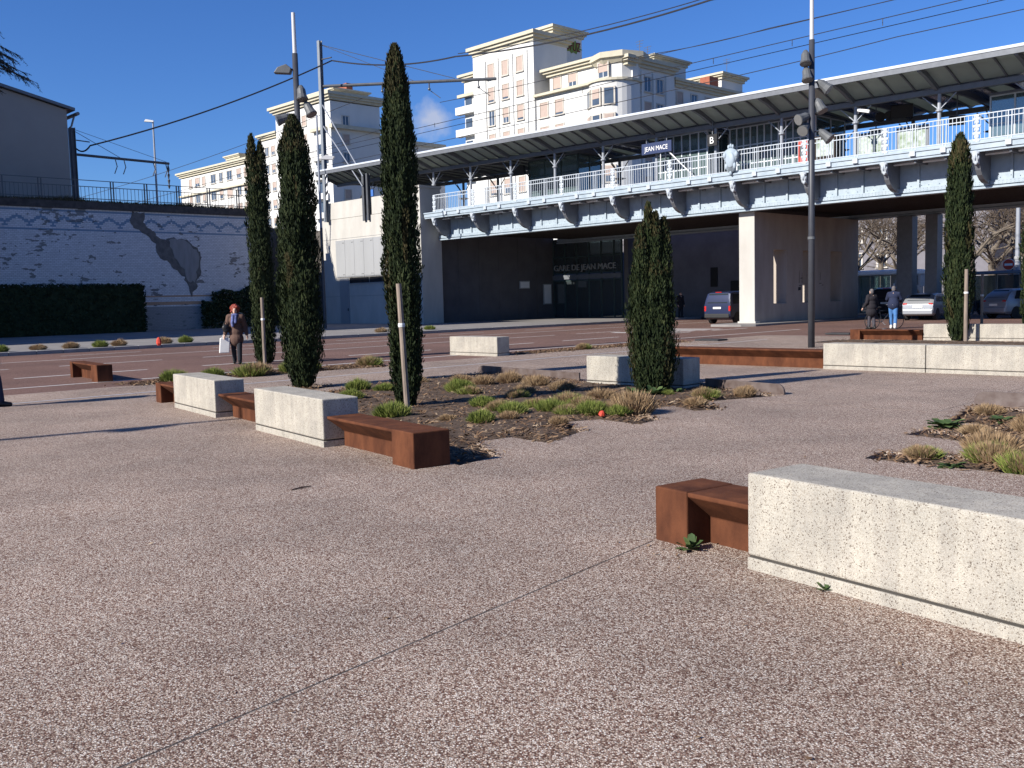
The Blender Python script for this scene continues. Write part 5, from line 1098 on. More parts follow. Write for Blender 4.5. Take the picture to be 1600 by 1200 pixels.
# mast outside the frame whose shadow lies across the paving
mast(-17.6, 5.35, 'dark floodlight mast standing at the left of the square, casting a long thin shadow', [(0.2, 8.4, .1, -.4, -1)], H=10.0, tip=8.9)
sl_ = thing('street_lamp', 'slim street lamp before the sunlit concrete wall', 'street lamp', (-11.65, 61.5, 0.1)); MB().tube([(0, 0, 0), (0, 0, 6.3)], [0.10, 0.085], 10).build('lower_pole', M_MAST, sl_); MB().tube([(0, 0, 6.301), (0, 0, 13.2)], [0.075, 0.06], 10).build('upper_pole', M_POST, sl_); MB().prism([(0.05, 10.5), (0.9, 10.45), (1.0, 10.65), (0.5, 10.75)], 'y', -0.15, 0.15).build('lantern', M_TIP, sl_)
p = S(-20, -10.4, 8.0); sl_ = thing('street_lamp', 'pale street lamp with a flat white head behind the fence', 'street lamp', p, 0.1); MB().tube([(0, 0, 0), (0, 0, 7.6)], [0.09, 0.06], 10).build('pole', M_POST, sl_); MB().prism([(-0.62, 7.55), (0.05, 7.5), (0.06, 7.62), (-0.5, 7.72)], 'y', -0.13, 0.13).build('head', M_WHITE, sl_)
M_CAT = mat('catenary_steel', (0.10, 0.105, 0.115), 0.5, 0.15, 3, metal=0.3); M_CATL = mat('catenary_grey_green', (0.23, 0.25, 0.27), 0.5, 0.1, 3, metal=0.2); M_WIRE = mat('wire', (0.03, 0.03, 0.035), 0.5, 0.1, 3)
def hmast(t, a, y, z0, z1, m, w=0.32, d=0.28):
    MB().box(a-w/2, a+w/2, y-d/2, y-d/2+0.035, z0, z1).box(a-w/2, a+w/2, y+d/2-0.035, y+d/2, z0, z1).box(a-0.02, a+0.02, y-d/2+0.0351, y+d/2-0.0351, z0, z1).build('mast', m, t)
c1 = site_thing('catenary_mast', 'tall steel catenary mast standing on the sunlit concrete wall with a long crossbeam', 'mast', 'catenary masts')
hmast(c1, -12.75, -0.25, 7.95, 21.6, M_CATL)
b = MB(); b.tube([(-12.7, -0.2, 18.2), (-2.0, 8.0, 18.0)], 0.12, 8); b.build('crossbeam', M_CAT, c1); b = MB(); b.tube([(-12.7, -0.2, 21.3), (-4.5, 6.1, 18.2)], 0.025, 5); b.tube([(-12.7, -0.2, 21.3), (-7, 4.2, 18.2)], 0.02, 5); b.tube([(-12.7, -.2, 20.2), (-11.3, -.2, 20.1)], 0.05, 6); b.build('stays', M_CAT, c1)
b = MB(); b.tube([(-12.7, -0.3, 16.9), (-7.7, -0.3, 10.9)], 0.045, 6); b.tube([(-12.7, -0.3, 15.3), (-7.8, -0.3, 10.2)], 0.045, 6); b.build('struts', M_POST, c1)
for q in (0.35, 0.62, 0.9):
    b = MB(); p0 = Vector((-12.7, -0.2, 18.2)).lerp(Vector((-2, 8, 18.0)), q); b.tube([p0, p0+Vector((0, 0, -0.5))], 0.05, 6); b.ell(p0+Vector((0, 0, -0.55)), 0.11, 8, 6); b.tube([p0+Vector((0, 0, -.6)), p0+Vector((0.9, 0.3, -1.3))], 0.03, 5)
    b.build('insulator', M_CAT, c1)
b = MB(); b.box(-12.45, -12.2, -0.42, -0.38, 9.6, 11.6); b.build('striped_plate', M_WHITE, c1); b = MB(); 
for q in range(3): b.quad((-12.45, -0.425, 9.9+q*.6), (-12.2, -0.425, 10.1+q*.6), (-12.2, -0.425, 10.35+q*.6), (-12.45, -0.425, 10.15+q*.6))
b.build('stripes', M_BLACK, c1)
c3 = site_thing('catenary_stub', 'short paired steel mast set into the parapet of the sunlit wall', 'mast', 'catenary masts'); hmast(c3, -7.95, -0.05, 7.7, 11.1, M_CAT, 0.26); hmast(c3, -7.45, -0.05, 7.7, 11.1, M_CAT, 0.2)
c2 = site_thing('catenary_mast', 'dark steel catenary mast beside the beige gable with a crossbeam over the tracks', 'mast', 'catenary masts')
hmast(c2, -16, -17.8, 8.0, 13.8, M_CAT, 0.3, 0.3); b = MB(); b.tube([(-16, -17.7, 12.05), (-16.4, -11.0, 12.0)], 0.09, 8); b.build('crossbeam', M_CAT, c2); b = MB(); b.tube([(-16, -17.7, 13.6), (-16.2, -14.6, 12.1)], 0.02, 5); b.tube([(-16, -17.7, 13.7), (-16.4, -11.2, 12.1)], 0.015, 5); b.tube([(-16, -17.7, 13.0), (-16.0, -16.7, 12.95)], 0.04, 5); b.build('stays', M_CAT, c2)
for y in (-14.9, -14.3, -12.2, -11.3): MB().tube([(-16.3, y, 11.95), (-16.3, y+0.1, 11.5), (-16.3, y-0.1, 11.0)], 0.035, 5).build('hanger', M_CAT, c2)
MB().lathe([(0.03, 10.2), (0.10, 10.4), (0.04, 10.5), (0.10, 10.8), (0.04, 10.9), (0.10, 11.2), (0.04, 11.3), (0.10, 11.6), (0.03, 11.9)], -16.35, -11.1, 8).build('insulator', M_CAT, c2)
def wire(pts, r, label, sag=0.0, n=14):
    P_ = [Vector(S(*q)) for q in pts]; out = []
    for i in range(len(P_)-1):
        for k in range(n if i < len(P_)-2 else n+1): t = k/n; out.append(P_[i].lerp(P_[i+1], t)+Vector((0, 0, -4*sag*t*(1-t))))
    o = MB().tube(out, r, 5).build('overhead_wire', M_WIRE); tag(o, label, 'wire', 'overhead railway wires'); return o
wire([(-17, -17.5, 12.9), (-16.2, -16.6, 12.75), (-11.4, -0.1, 19.9), (-2, 4, 19.0), (19, 5, 18.25), (60, 5, 18.4)], 0.055, 'thick feeder cable hung from mast to mast above the canopy', 0.45)
wire([(-2, 4.3, 19.25), (19, 5.3, 18.55), (60, 5.3, 18.7)], 0.03, 'thinner cable running just above the thick feeder over the canopy', 0.35)
wire([(-60, -3, 13.5), (-12, 3.0, 17.6)], 0.022, 'thin contact wire reaching the tall catenary mast from beyond the fence', 0.5)
wire([(-70, 0, 12.3), (-10, 4.0, 15.2)], 0.022, 'thin lower contact wire passing behind the tall catenary mast', 0.4)
wire([(-5, 5, 16.4), (14.3, 5, 16.12), (22.7, 5, 15.9), (60, 5, 15.7)], 0.022, 'thin messenger wire above the rounded corner block', 0.12)
wire([(-30, 5, 14.9), (14, 5, 15.0), (60, 5, 15.2)], 0.022, 'thin contact wire crossing the tower of the apartment block', 0.05)
wire([(-30, 5.5, 14.6), (14, 5.5, 14.7), (60, 5.5, 14.9)], 0.020, 'thin contact wire just below its twin across the apartment tower', 0.05)
wire([(-30, 7, 14.0), (18.5, 5, 13.73), (29.8, 5, 13.99), (60, 5, 14.2)], 0.022, 'lowest contact wire skimming above the canopy edge', 0.05)
wire([(10, 9, 17.2), (40, 9, 17.0), (70, 9, 17.1)], 0.02, 'thin wire over the rear platform, above the lamp mast', 0.1)
b = MB()
for a in range(-6, 44, 5): p0 = S(a, 5.25, 14.75); b.tube([p0, p0+Vector((0, 0, 0.32))], 0.02, 4)
tag(b.build('wire_dropper', M_WIRE), 'short vertical droppers between the twin contact wires', 'wire', 'overhead railway wires')
# mast behind the canopy with stays
c4 = site_thing('catenary_mast', 'dark steel mast rising behind the canopy before the rounded corner block', 'mast', 'catenary masts'); hmast(c4, 11.2, 10.4, 7.6, 13.9, M_CAT, 0.34, 0.3); b = MB(); b.tube([(11.2, 10.4, 13.8), (5.5, 10.4, 11.6)], 0.02, 5); b.tube([(11.2, 10.4, 13.8), (8.2, 10.4, 11.7)], 0.02, 5); b.build('stays', M_CAT, c4)
# ------------------------------------------------------------------ vehicles
M_TYRE = mat('tyre_rubber', (0.02, 0.02, 0.021), 0.85, 0.15, 12); M_RIM = mat('wheel_rim', (0.35, 0.36, 0.37), 0.4, 0.1, 6, metal=0.5); M_CGLASS = mat('car_glass', (0.02, 0.026, 0.032), 0.22, 0.2, 1.0, spec=0.12); M_TAIL = mat('tail_lamp', (0.42, 0.018, 0.015), 0.2, 0.1, 8, spec=0.6); M_PLATE = mat('number_plate', (0.70, 0.70, 0.68), 0.5, 0.05, 8); M_TRIM = mat('black_bumper_trim', (0.025, 0.026, 0.028), 0.6, 0.1, 6)
def paint(name, col, metal=0.3): 
    m = mat(name, col, 0.32, 0.03, 0.8, metal=metal, spec=0.5); m.node_tree.nodes['Principled BSDF'].inputs['Coat Weight'].default_value = 0.35; return m
def vehicle(name, label, cat, loc, rz, st, W, m, waist, wheels, rear, side, lamps, plate, bumper=None, group=None, hw_r=0.78):
    """hull lofted through stations (y, bottom, roof); glass, lamps, wheels and trim are parts"""
    t = thing(name, label, cat, loc, rz, group); b = MB(); n = 0; rings = []
    for y, zb, zr, wf in st:
        zw = min(waist, zr-0.04); k = max(0.0, (zr-waist)/0.6); top = W/2*wf*(1-(1-hw_r)*min(1, k))
        half = [(W/2*wf*0.88, zb), (W/2*wf*0.985, zb+0.12), (W/2*wf, (zb+zw)/2+0.05), (W/2*wf*0.975, zw), (top, zr-0.06 if zr-0.06 > zw else zw+0.01), (top*0.80, zr)]
        rings.append([(x, y, z) for x, z in half]+[(-x, y, z) for x, z in half[::-1]])
    for r in rings: b.v += r
    k = len(rings[0])
    for i in range(len(rings)-1):
        for j in range(k): b.f.append((i*k+j, i*k+(j+1) % k, (i+1)*k+(j+1) % k, (i+1)*k+j))
    b.f.append(tuple(range(k))); b.f.append(tuple(range((len(rings)-1)*k+k-1, (len(rings)-1)*k-1, -1)))
    bm = bmesh.new(); me = b.mesh('body', m, True); bm.from_mesh(me); bmesh.ops.recalc_face_normals(bm, faces=bm.faces); bm.to_mesh(me); bm.free(); body = link('body', me, t)
    ev = body.modifiers.new('bevel', 'BEVEL'); ev.width = 0.035; ev.segments = 3; ev.limit_method = 'ANGLE'; ev.angle_limit = RAD(22)
    wn_ = body.modifiers.new('wn', 'WEIGHTED_NORMAL')
    # glass
    for nm, q in rear: MB().quad(*q).build(nm, M_CGLASS, t)
    for q in side:
        for s in (-1, 1): MB().quad(*[(s*x, y, z) for x, y, z in (q if s > 0 else q[::-1])]).build('side_window', M_CGLASS, t)
    R_, WW, ys = wheels
    for y in ys:
        for s in (-1, 1):
            w = thing('wheel', None, None); w.parent = t; w.location = (s*(W/2-WW*0.55), y, R_)
            o = MB().tube([(-WW/2, 0, 0), (-WW/2*.8, 0, 0), (WW/2*.8, 0, 0), (WW/2, 0, 0)], [R_*.93, R_, R_, R_*.93], 20).build('tyre', M_TYRE, w, smooth=False); MB().tube([(s*WW/2*0.98, 0, 0), (s*(WW/2+.012), 0, 0)], [R_*.62, R_*.56], 14).build('rim', M_RIM, w)
            o2 = MB().tube([(s*(W/2-0.01), y, R_+.02), (s*(W/2+0.006), y, R_+.02)], R_*1.17, 22).build('wheel_arch', M_TRIM, t)
    for (x, y, z, w_, h_) in lamps:
        for s in (-1, 1): MB().box(s*x-w_/2, s*x+w_/2, y-0.03, y+0.08, z-h_/2, z+h_/2).build('tail_light', M_TAIL, t, bevel=0.015)
    x, y, z = plate; MB().box(-0.26, 0.26, y-0.015, y, z-0.055, z+0.055).build('number_plate', M_PLATE, t)
    if bumper: MB().box(-W/2*0.93, W/2*0.93, bumper[0], bumper[0]+0.14, bumper[1], bumper[2]).build('bumper', bumper[3], t, bevel=0.04, seg=3)
    for s in (-1, 1): MB().box(s*(W/2+0.02)-0.09, s*(W/2+0.02)+0.09, 0.75, 0.87, waist+0.02, waist+0.16).build('wing_mirror', M_TRIM, t, bevel=0.03)
    return t
HATCH = [(-1.95, .34, .62, .90), (-1.93, .30, .86, .96), (-1.84, .26, 1.02, .98), (-1.62, .24, 1.20, 1), (-1.30, .24, 1.395, 1), (-0.5, .22, 1.45, 1), (0.35, .22, 1.42, 1), (1.05, .22, 1.0, 1), (1.7, .25, .86, .96), (1.95, .33, .62, .84)]
M_SILV = paint('silver_paint', (0.30, 0.31, 0.33), 0.35); M_SILVB = paint('blue_silver_paint', (0.27, 0.30, 0.36), 0.4); M_NVAN = paint('navy_van_paint', (0.016, 0.024, 0.065), 0.1); M_BVAN = paint('black_van_paint', (0.006, 0.007, 0.014), 0.0); M_WVAN = paint('white_van_paint', (0.72, 0.72, 0.72), 0.0)
def hatch(loc, rz, m, label, k=1.0, lift=0.0):
    w = 0.83
    return vehicle('parked_car', label, 'car', loc, rz, [(y, zb, zr+lift*(1 if zr > 1.1 else 0.35), f) for y, zb, zr, f in HATCH], 1.66, m, 0.93+lift*0.4, (0.29, 0.18, (-1.22, 1.22)),
      [('rear_window', [(-0.58, -1.795, 1.06+lift*.5), (0.58, -1.795, 1.06+lift*.5), (0.50, -1.375, 1.37+lift), (-0.50, -1.375, 1.37+lift)])], [[(0.815, -1.35, 0.99+lift*.4), (0.815, 0.62, 0.99+lift*.4), (0.695, 0.25, 1.33+lift), (0.70, -1.1, 1.33+lift)]], [(0.66, -1.90, 0.85+lift*.4, 0.22, 0.16)], (0, -1.955, 0.74), (-2.0, 0.33, 0.60, m), hw_r=0.80)
VANS = [(-2.05, .36, .70, .95), (-2.04, .32, 1.08, .985), (-1.97, .28, 1.45, 1), (-1.86, .26, 1.74, 1), (-1.6, .25, 1.82, 1), (0.45, .24, 1.84, 1), (0.75, .24, 1.76, 1), (1.3, .24, 1.12, 1), (1.9, .28, .95, .95), (2.08, .34, .66, .84)]
def van(loc, rz, m, label):
    t = vehicle('small_van', label, 'van', loc, rz, VANS, 1.75, m, 1.06, (0.31, 0.19, (-1.3, 1.35)), [('rear_window', [(-0.66, -2.03, 1.16), (0.66, -2.03, 1.16), (0.62, -1.885, 1.70), (-0.62, -1.885, 1.70)])], [[(0.86, -1.75, 1.12), (0.86, -0.55, 1.12), (0.77, -0.55, 1.66), (0.775, -1.65, 1.66)], [(0.86, -0.45, 1.12), (0.86, 0.98, 1.12), (0.77, 0.62, 1.66), (0.77, -0.45, 1.66)]], [(0.80, -2.02, 0.86, 0.13, 0.30)], (0, -2.055, 0.90), (-2.13, 0.34, 0.58, M_TRIM), hw_r=0.86)
    MB().box(-0.2, 0.2, -1.90, -1.84, 1.755, 1.79).build('brake_light', M_TAIL, t); return t
RZB = TH      # local +y runs along the street, away from the square
van(S(20.3, 5.6, -0.01), RZB, M_NVAN, 'dark blue small van driving under the bridge beside the pier')
van(S(25.3, 15.6, -0.01), RZB, M_BVAN, 'black small van under the bridge behind the two people with the bicycle')
hatch(S(29.0, 11.0, -0.01), RZB+0.12, M_SILV, 'silver hatchback seen from behind, left of the staked cypress')
hatch(S(32.9, 13.6, -0.01), RZB-0.42, M_SILVB, 'blue silver estate car beyond the small pale blocks, seen from behind', lift=0.14)
hatch(S(29.6, 21.0, -0.01), RZB+1.2, M_SILVB, 'grey car parked beyond the bridge by the dark shelter', lift=0.05)
van(S(33.5, 20.5, -0.01), RZB+1.35, M_WVAN, 'white van standing beyond the bridge at the end of the shelter')

# shelters, kiosk, signs beyond the bridge
M_SHROOF = mat('blue_shelter_roof', (0.10, 0.16, 0.27), 0.4, 0.15, 2)
k_ = site_thing('bus_kiosk', 'white roofed kiosk with pale glass walls seen beyond the pier', 'kiosk'); MB().box(18.6, 23.2, 21.2, 24.4, 2.66, 3.02).build('roof', M_WHITE, k_, bevel=0.1); 
for i in range(5): MB().box(19.6+i*0.72, 20.28+i*0.72, 21.9, 21.95, 0.1, 2.65).build('glass_panel', M_GLASSG if i < 3 else M_CLAD, k_)
for a in (19.5, 23.0): MB().box(a, a+0.1, 21.6, 24.0, 0, 2.659).build('frame', M_CLAD, k_)
k_ = site_thing('bus_shelter', 'dark glass bus shelter with a blue roof edge beyond the bridge', 'bus shelter'); MB().box(27.6, 33.4, 18.6, 20.4, 2.45, 2.64).build('roof', M_SHROOF, k_, bevel=0.04)
for i in range(5): MB().box(27.8+i*1.38, 27.9+i*1.38, 20.1, 20.2, 0, 2.449).build('post', M_GREY, k_)
for i in range(4): MB().box(27.92+i*1.38, 29.16+i*1.38, 20.13, 20.16, 0.2, 2.4).build('glass_panel', M_GLASSD, k_)
def sign_post(a, b_, h, label, shape):
    t = site_thing('street_sign', label, 'sign'); MB().tube([(a, b_, 0), (a, b_, h)], 0.045, 8).build('pole', M_POST, t)
    if shape == 'noentry':
        MB().tube([(a, b_-0.05, h-0.35), (a, b_-0.08, h-0.35)], 0.36, 24).build('rim', M_WHITE, t); MB().tube([(a, b_-0.081, h-0.35), (a, b_-0.09, h-0.35)], 0.33, 24).build('disc', M_RED, t); MB().box(a-0.24, a+0.24, b_-0.10, b_-0.091, h-0.42, h-0.28).build('bar', M_WHITE, t)
    elif shape == 'plate': MB().box(a-0.25, a+0.25, b_-0.08, b_-0.05, h-0.75, h).build('plate', M_WHITE, t)
    else: MB().box(a-0.16, a+0.16, b_-0.15, b_-0.05, h-0.5, h+0.1).build('head', M_CLAD, t, bevel=0.03); MB().box(a-0.28, a-0.161, b_-0.12, b_-0.06, h-0.4, h-0.1).build('side_plate', M_WHITE, t)
sign_post(29.3, 22.0, 3.4, 'round red no entry sign above the bus shelter', 'noentry'); sign_post(24.9, 20, 2.6, 'white sign post between the dark bridge columns', 'plate'); sign_post(25.6, 21.5, 3.0, 'tall narrow white plate behind the dark bridge columns', 'plate'); sign_post(26.3, 15.6, 2.4, 'grey signal post left of the staked cypress', 'box'); sign_post(22.4, 21.6, 2.2, 'small signal post beside the white roofed kiosk', 'box'); sign_post(30.6, 23.0, 3.6, 'grey plate on a post beside the no entry sign', 'plate')
t = site_thing('street_pole', 'pale steel street pole rising behind the no entry sign', 'pole'); MB().tube([(29.1, 24, 0), (29.1, 24, 9)], [0.16, 0.12], 12).build('shaft', M_POST, t); MB().lathe([(0.19, 3.4), (0.2, 3.5), (0.19, 3.6)], 29.1, 24, 12).build('band', M_CLAD, t)
t = site_thing('street_pole', 'pale steel pole behind the silver hatchback', 'pole'); MB().tube([(27.7, 16.5, 0), (27.7, 16.5, 5.8)], [0.11, 0.1], 12).build('shaft', M_POST, t); MB().lathe([(0.15, 0), (0.15, 0.3), (0.12, 0.35)], 27.7, 16.5, 12).build('foot', M_CLAD, t)
# ------------------------------------------------------------------ people and the bicycle
M_SKIN = mat('skin', (0.52, 0.33, 0.25), 0.6, 0.06, 12, spec=0.3)
def cloth(name, col, var=0.15): return mat(name, col, 0.9, var, 14, bump=0.2, bscale=60)
def V(*a): return Vector(a)
def person(label, loc, rz, H=1.66, stride=0.16, armL=None, armR=None, coat=None, coat_len=0.62, trousers=None, hair=None, hair_kind='short', lean=0.0, shoes=None, head_turn=0.0, extras=None, coat_w=1.0):
    """figure facing -y; local metres for a 1.66 m body, scaled to H. armL/armR: elbow, wrist points"""
    s = H/1.66; t = thing('person', label, 'person', loc, rz); t.scale = (s, s, s)
    hip = 0.86; sh = 1.36+0.0; ly = -lean
    kneeL = V(0.09, -stride*0.75, 0.47); footL = V(0.09, -stride*1.05, 0.09); kneeR = V(-0.09, stride*0.25, 0.46); footR = V(-0.09, stride*1.0, 0.10)
    hL, hR = V(0.085, 0, hip), V(-0.085, 0, hip)
    shL, shR = V(0.175, ly, sh), V(-0.175, ly, sh)
    eL, wL = armL or (V(0.25, 0.02+ly, 1.09), V(0.25, -0.06+ly, 0.85)); eR, wR = armR or (V(-0.25, 0.02+ly, 1.09), V(-0.25, -0.06+ly, 0.85))
    neck = V(0, ly*1.05, 1.43); hd = V(0, ly*1.15-0.015, 1.555)
    P_ = [('t', hL, .085, kneeL, .058, footL, .042), ('t', hR, .085, kneeR, .058, footR, .042), ('e', (0, 0, hip+.03), (.16, .11, .12)), ('t', V(0, 0, .92), .125, V(0, ly*.5, 1.12), .115, V(0, ly, 1.32), .13), ('t', shL, .065, eL, .045, wL, .032), ('t', shR, .065, eR, .045, wR, .032), ('t', V(-.12, ly, sh), .07, V(.12, ly, sh), .07), ('t', V(0, ly, 1.36), .06, neck, .052, hd, .055), ('e', tuple(hd), (.074, .092, .108)), ('e', tuple(hd+V(0, -.03, -.06)), (.055, .06, .055)), ('e', tuple(hd+V(0, -.096, -.012)), (.015, .022, .026)), ('e', tuple(hd+V(.074, .005, -.01)), (.012, .02, .03)), ('e', tuple(hd+V(-.074, .005, -.01)), (.012, .02, .03))]
    for f in (footL, footR): P_.append(('t', f+V(0, .04, -.04), .042, f+V(0, -.12, -.055), .034))
    for w, e in ((wL, eL), (wR, eR)):
        d = (w-e).normalized(); side = V(1, 0, 0) if w.x > 0 else V(-1, 0, 0); pal = w+d*0.06
        P_.append(('t', w, .028, pal, .034, w+d*0.10, .03))
        for q in range(4): o_ = V(0, -0.026+0.0175*q, 0); P_.append(('t', w+d*0.09+o_, .0095, w+d*(0.135+.008*(q in (1, 2)))+o_-side*0.012, .0085, w+d*(0.155+.01*(q in (1, 2)))+o_-side*0.028, .0075))
        P_.append(('t', w+d*0.03+V(0, -.028, 0), .011, w+d*0.075+V(0, -.05, 0)-side*.01, .009))
    blob('body', P_, M_SKIN, t, 0.013, 2)
    if trousers: blob('trousers', [('t', hL, .10, kneeL, .075, footL+V(0, 0, .02), .064), ('t', hR, .10, kneeR, .075, footR+V(0, 0, .02), .064), ('e', (0, 0, hip+.02), (.175, .125, .13)), ('t', V(0, 0, .88), .14, V(0, ly*.3, 1.0), .13)], trousers, t, 0.016, 3)
    if shoes:
        for f in (footL, footR): blob('shoe', [('t', f+V(0, .045, -.035), .055, f+V(0, -.05, -.045), .05, f+V(0, -.15, -.055), .04), ('t', f+V(0, .01, .08), .06, f+V(0, .02, -.02), .055)], shoes, t, 0.014, 2)
    if coat:
        cz = 0.92-(coat_len-0.3)*0.75; w = coat_w
        cp = [('t', shL, .088, eL, .068, wL-(wL-eL).normalized()*.02, .056), ('t', shR, .088, eR, .068, wR-(wR-eR).normalized()*.02, .056), ('e', (0, ly*.9, 1.27), (.205*w, .15*w, .15)), ('e', (0, ly*.5, 1.08), (.18*w, .145*w, .2)), ('e', (0, 0, .93), (.205*w, .165*w, .2)), ('e', (0, -.01, max(.72, cz+.12)), (.215*w, .18*w, .22)), ('t', V(-.13, ly, sh+.01), .085, V(.13, ly, sh+.01), .085), ('t', V(0, ly, 1.38), .1, V(0, ly*1.05, 1.44), .085)]
        o = blob('coat', cp, coat, t, 0.017, 4)
    if hair:
        if hair_kind == 'curly':
            rr = random.Random(3); hp = [('e', tuple(hd+V(0, .03, .03)), (.115, .11, .125))]
            for q in range(46):
                a = rr.uniform(-pi, pi); e = rr.uniform(-0.5, 1.4); d = V(cos(a)*cos(e), sin(a)*cos(e), sin(e))
                if d.y < -0.55 and d.z < 0.55: continue
                hp.append(('e', tuple(hd+V(d.x*.115, d.y*.112+.025, d.z*.125+.015)), rr.uniform(.028, .046)))
            blob('hair', hp, hair, t, 0.013, 1)
        else: blob('hair', [('e', tuple(hd+V(0, .022, .028)), (.083, .092, .095)), ('e', tuple(hd+V(0, .05, -.02)), (.075, .06, .08))], hair, t, 0.012, 2)
    ey = MB()
    for q in (-.028, .028): ey.ell(tuple(hd+V(q, -.086, .004)), (.011, .006, .007), 8, 5)
    ey.build('eyes', M_BLACK, t); mo = MB(); mo.ell(tuple(hd+V(0, -.084, -.062)), (.022, .008, .006), 8, 5); mo.build('mouth', mat('lips', (.40, .14, .12), .6, .05, 5), t)
    return t, dict(hd=hd, wL=wL, wR=wR, shL=shL, neck=neck, s=s)
M_COATB = cloth('brown_coat_cloth', (0.115, 0.068, 0.052)); M_TROU = cloth('dark_trousers', (0.022, 0.024, 0.03)); M_SHOE = mat('black_shoe', (0.015, 0.014, 0.014), 0.5, 0.1, 8); M_HAIRR = mat('red_hair', (0.20, 0.028, 0.014), 0.6, 0.35, 30); M_HAIRG = mat('grey_hair', (0.11, 0.10, 0.10), 0.7, 0.3, 30); M_SCARF = cloth('blue_scarf', (0.10, 0.12, 0.26), 0.5); M_FUR = mat('beige_fur', (0.36, 0.27, 0.17), 0.95, 0.3, 30, bump=0.8, bscale=80)
wt, j = person('woman with curly red hair in a brown coat walking by the street', (-7.95, 28.3, -0.01), 0.15, 1.66, 0.14, armL=(V(0.26, 0.05, 1.08), V(0.30, 0.0, 0.84)), armR=(V(-0.25, -0.02, 1.08), V(-0.30, -0.12, 0.86)), coat=M_COATB, coat_len=0.86, trousers=M_TROU, hair=M_HAIRR, hair_kind='curly', shoes=M_SHOE, lean=0.02)
blob('scarf', [('e', (0, -.06, 1.41), (.11, .09, .06)), ('t', V(-.05, -.12, 1.38), .05, V(-.07, -.17, 1.2), .05, V(-.06, -.18, 1.1), .042), ('t', V(.03, -.12, 1.36), .04, V(.02, -.17, 1.2), .04)], M_SCARF, wt, 0.014, 2)
blob('fur_collar', [('t', V(.16, .05, 1.42), .06, V(.08, .12, 1.44), .065, V(-.08, .12, 1.44), .06), ('t', V(.16, .05, 1.42), .06, V(.12, -.06, 1.36), .045)], M_FUR, wt, 0.014, 1)
mw = wt.matrix_basis
bagm = mat('white_bag', (0.74, 0.73, 0.70), 0.6, 0.06, 10)
bt = thing('shopping_bag', 'white shopping bag hanging from the hand of the red haired woman', 'bag', (-8.26, 28.13, 0.0), 0.35); MB().prism([(-0.15, 0.32), (0.13, 0.32), (0.17, 0.74), (-0.11, 0.76)], 'y', -0.05, 0.05).build('sack', bagm, bt, bevel=0.02); MB().tube([(-0.06, 0, 0.74), (-0.01, 0, 0.85), (0.05, 0, 0.86), (0.12, 0, 0.73)], 0.009, 6).build('handle', bagm, bt)
hb = thing('handbag', 'black handbag on the arm of the red haired woman', 'bag', (-8.19, 28.12, 0.0), 0.5); blob('pouch', [('e', (0, 0, 1.04), (.11, .07, .11)), ('e', (0.02, 0, 0.97), (.10, .07, .07))], M_BLACK, hb, 0.015, 2); MB().tube([(-0.06, 0, 1.12), (-0.02, 0.0, 1.24), (0.06, 0, 1.12)], 0.012, 6).build('strap', M_BLACK, hb)
M_COATK = cloth('black_coat_cloth', (0.018, 0.016, 0.02)); M_JEAN = cloth('blue_jeans', (0.06, 0.16, 0.36)); M_JACK = cloth('navy_jacket_cloth', (0.016, 0.022, 0.05)); M_GREYT = cloth('grey_trousers', (0.06, 0.055, 0.065))
pp = S(32.4, -2.7, -0.01)
person('person in a long black coat seen from behind beside the bicycle', pp, pi+0.35, 1.72, 0.05, coat=M_COATK, coat_len=0.95, trousers=M_GREYT, hair=M_HAIRG, shoes=M_SHOE, armL=(V(.27, 0.02, 1.1), V(.3, -.14, .9)), armR=(V(-.27, 0.0, 1.1), V(-.33, -.1, .88)), coat_w=1.12)
q0 = S(33.05, -2.05, -0.01)
person('person in navy jacket and light blue jeans standing astride the bicycle', q0, pi-0.55, 1.82, 0.10, coat=M_JACK, coat_len=0.42, trousers=M_JEAN, hair=M_HAIRG, shoes=mat('pale_trainers', (.55, .54, .52), .6, .1, 6), armL=(V(.26, -.14, 1.16), V(.2, -.38, 1.05)), armR=(V(-.26, -.14, 1.16), V(-.2, -.38, 1.05)), lean=0.08, coat_w=1.05)
bk = thing('bicycle', 'dark city bicycle with a front basket held by the person in jeans', 'bicycle', S(32.75, -2.25, -0.012), RAD(8))
def ring(b, c, R_, r, n=28):
    b.tube([(c[0]+R_*cos(2*pi*k/n), c[1], c[2]+R_*sin(2*pi*k/n)) for k in range(n+1)], r, 6, cap=False)
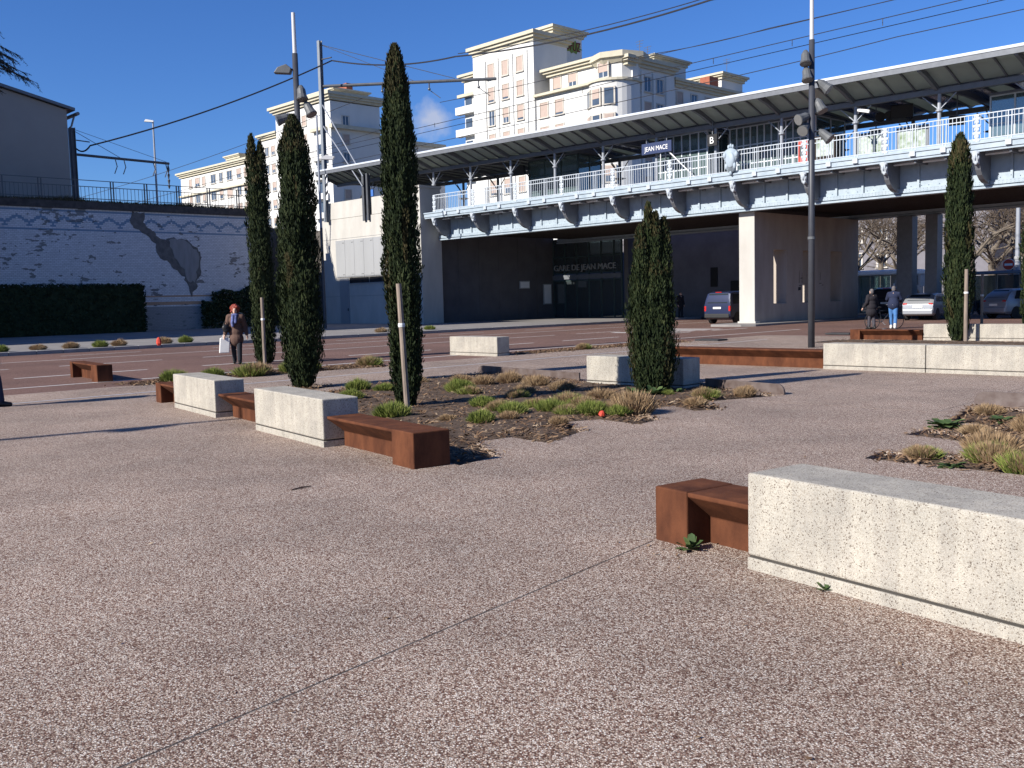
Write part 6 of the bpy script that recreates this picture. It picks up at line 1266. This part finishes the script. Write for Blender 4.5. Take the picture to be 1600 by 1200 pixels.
for x in (-0.55, 0.55):
    b = MB(); ring(b, (x, 0, 0.35), 0.335, 0.018); w = b.build('wheel', M_TYRE, bk); b = MB()
    for q in range(14): a = 2*pi*q/14; b.tube([(x, 0, .35), (x+.32*cos(a), 0, .35+.32*sin(a))], 0.0025, 3)
    b.build('spokes', M_RIM, w)
M_BIKE = mat('bike_frame_paint', (0.03, 0.035, 0.045), 0.4, 0.1, 6)
b = MB(); b.tube([(-.55, 0, .35), (-.12, 0, .30), (.36, 0, .82), (-.22, 0, .78), (-.12, 0, .30)], .017, 6); b.tube([(-.55, 0, .35), (-.22, 0, .78), (-.25, 0, .92)], .014, 6); b.tube([(.55, 0, .35), (.40, 0, .80), (.36, 0, 1.02)], .016, 6); b.build('frame', M_BIKE, bk)
b = MB(); b.tube([(.22, -.28, 1.03), (.33, -.2, 1.06), (.36, 0, 1.03), (.33, .2, 1.06), (.22, .28, 1.03)], .013, 6); b.build('handlebar', M_RIM, bk)
b = MB(); b.ell((-.26, 0, .94), (.14, .075, .035), 10, 6); b.build('saddle', M_BLACK, bk)
b = MB(); b.box(.42, .72, -.17, .17, .70, .72); b.box(.42, .44, -.17, .17, .721, .94); b.box(.70, .72, -.17, .17, .721, .94); b.box(.441, .699, -.17, -.15, .721, .94); b.box(.441, .699, .15, .17, .721, .94); b.build('basket', M_BLACK, bk)
b = MB(); b.tube([(-.12, -.09, .30), (-.05, -.12, .2), (-.05, -.2, .2)], .012, 5); b.tube([(-.12, .09, .30), (-.2, .12, .4), (-.2, .2, .4)], .012, 5); b.lathe([(.09, .0), (.09, .01)], 0, 0, 14); b.build('pedals', M_RIM, bk)
person('person in dark clothes stepping in at the left edge of the square', (-9.12, 16.95, 0.0), 1.7, 1.72, 0.14, coat=M_JACK, coat_len=0.7, trousers=M_JACK, hair=M_HAIRG, shoes=M_SHOE)
person('person in black standing by the station wall under the bridge', S(11.2, 12.5, 0.11), 0.5, 1.75, 0.04, coat=M_COATK, coat_len=0.7, trousers=M_TROU, hair=M_HAIRG, shoes=M_SHOE)
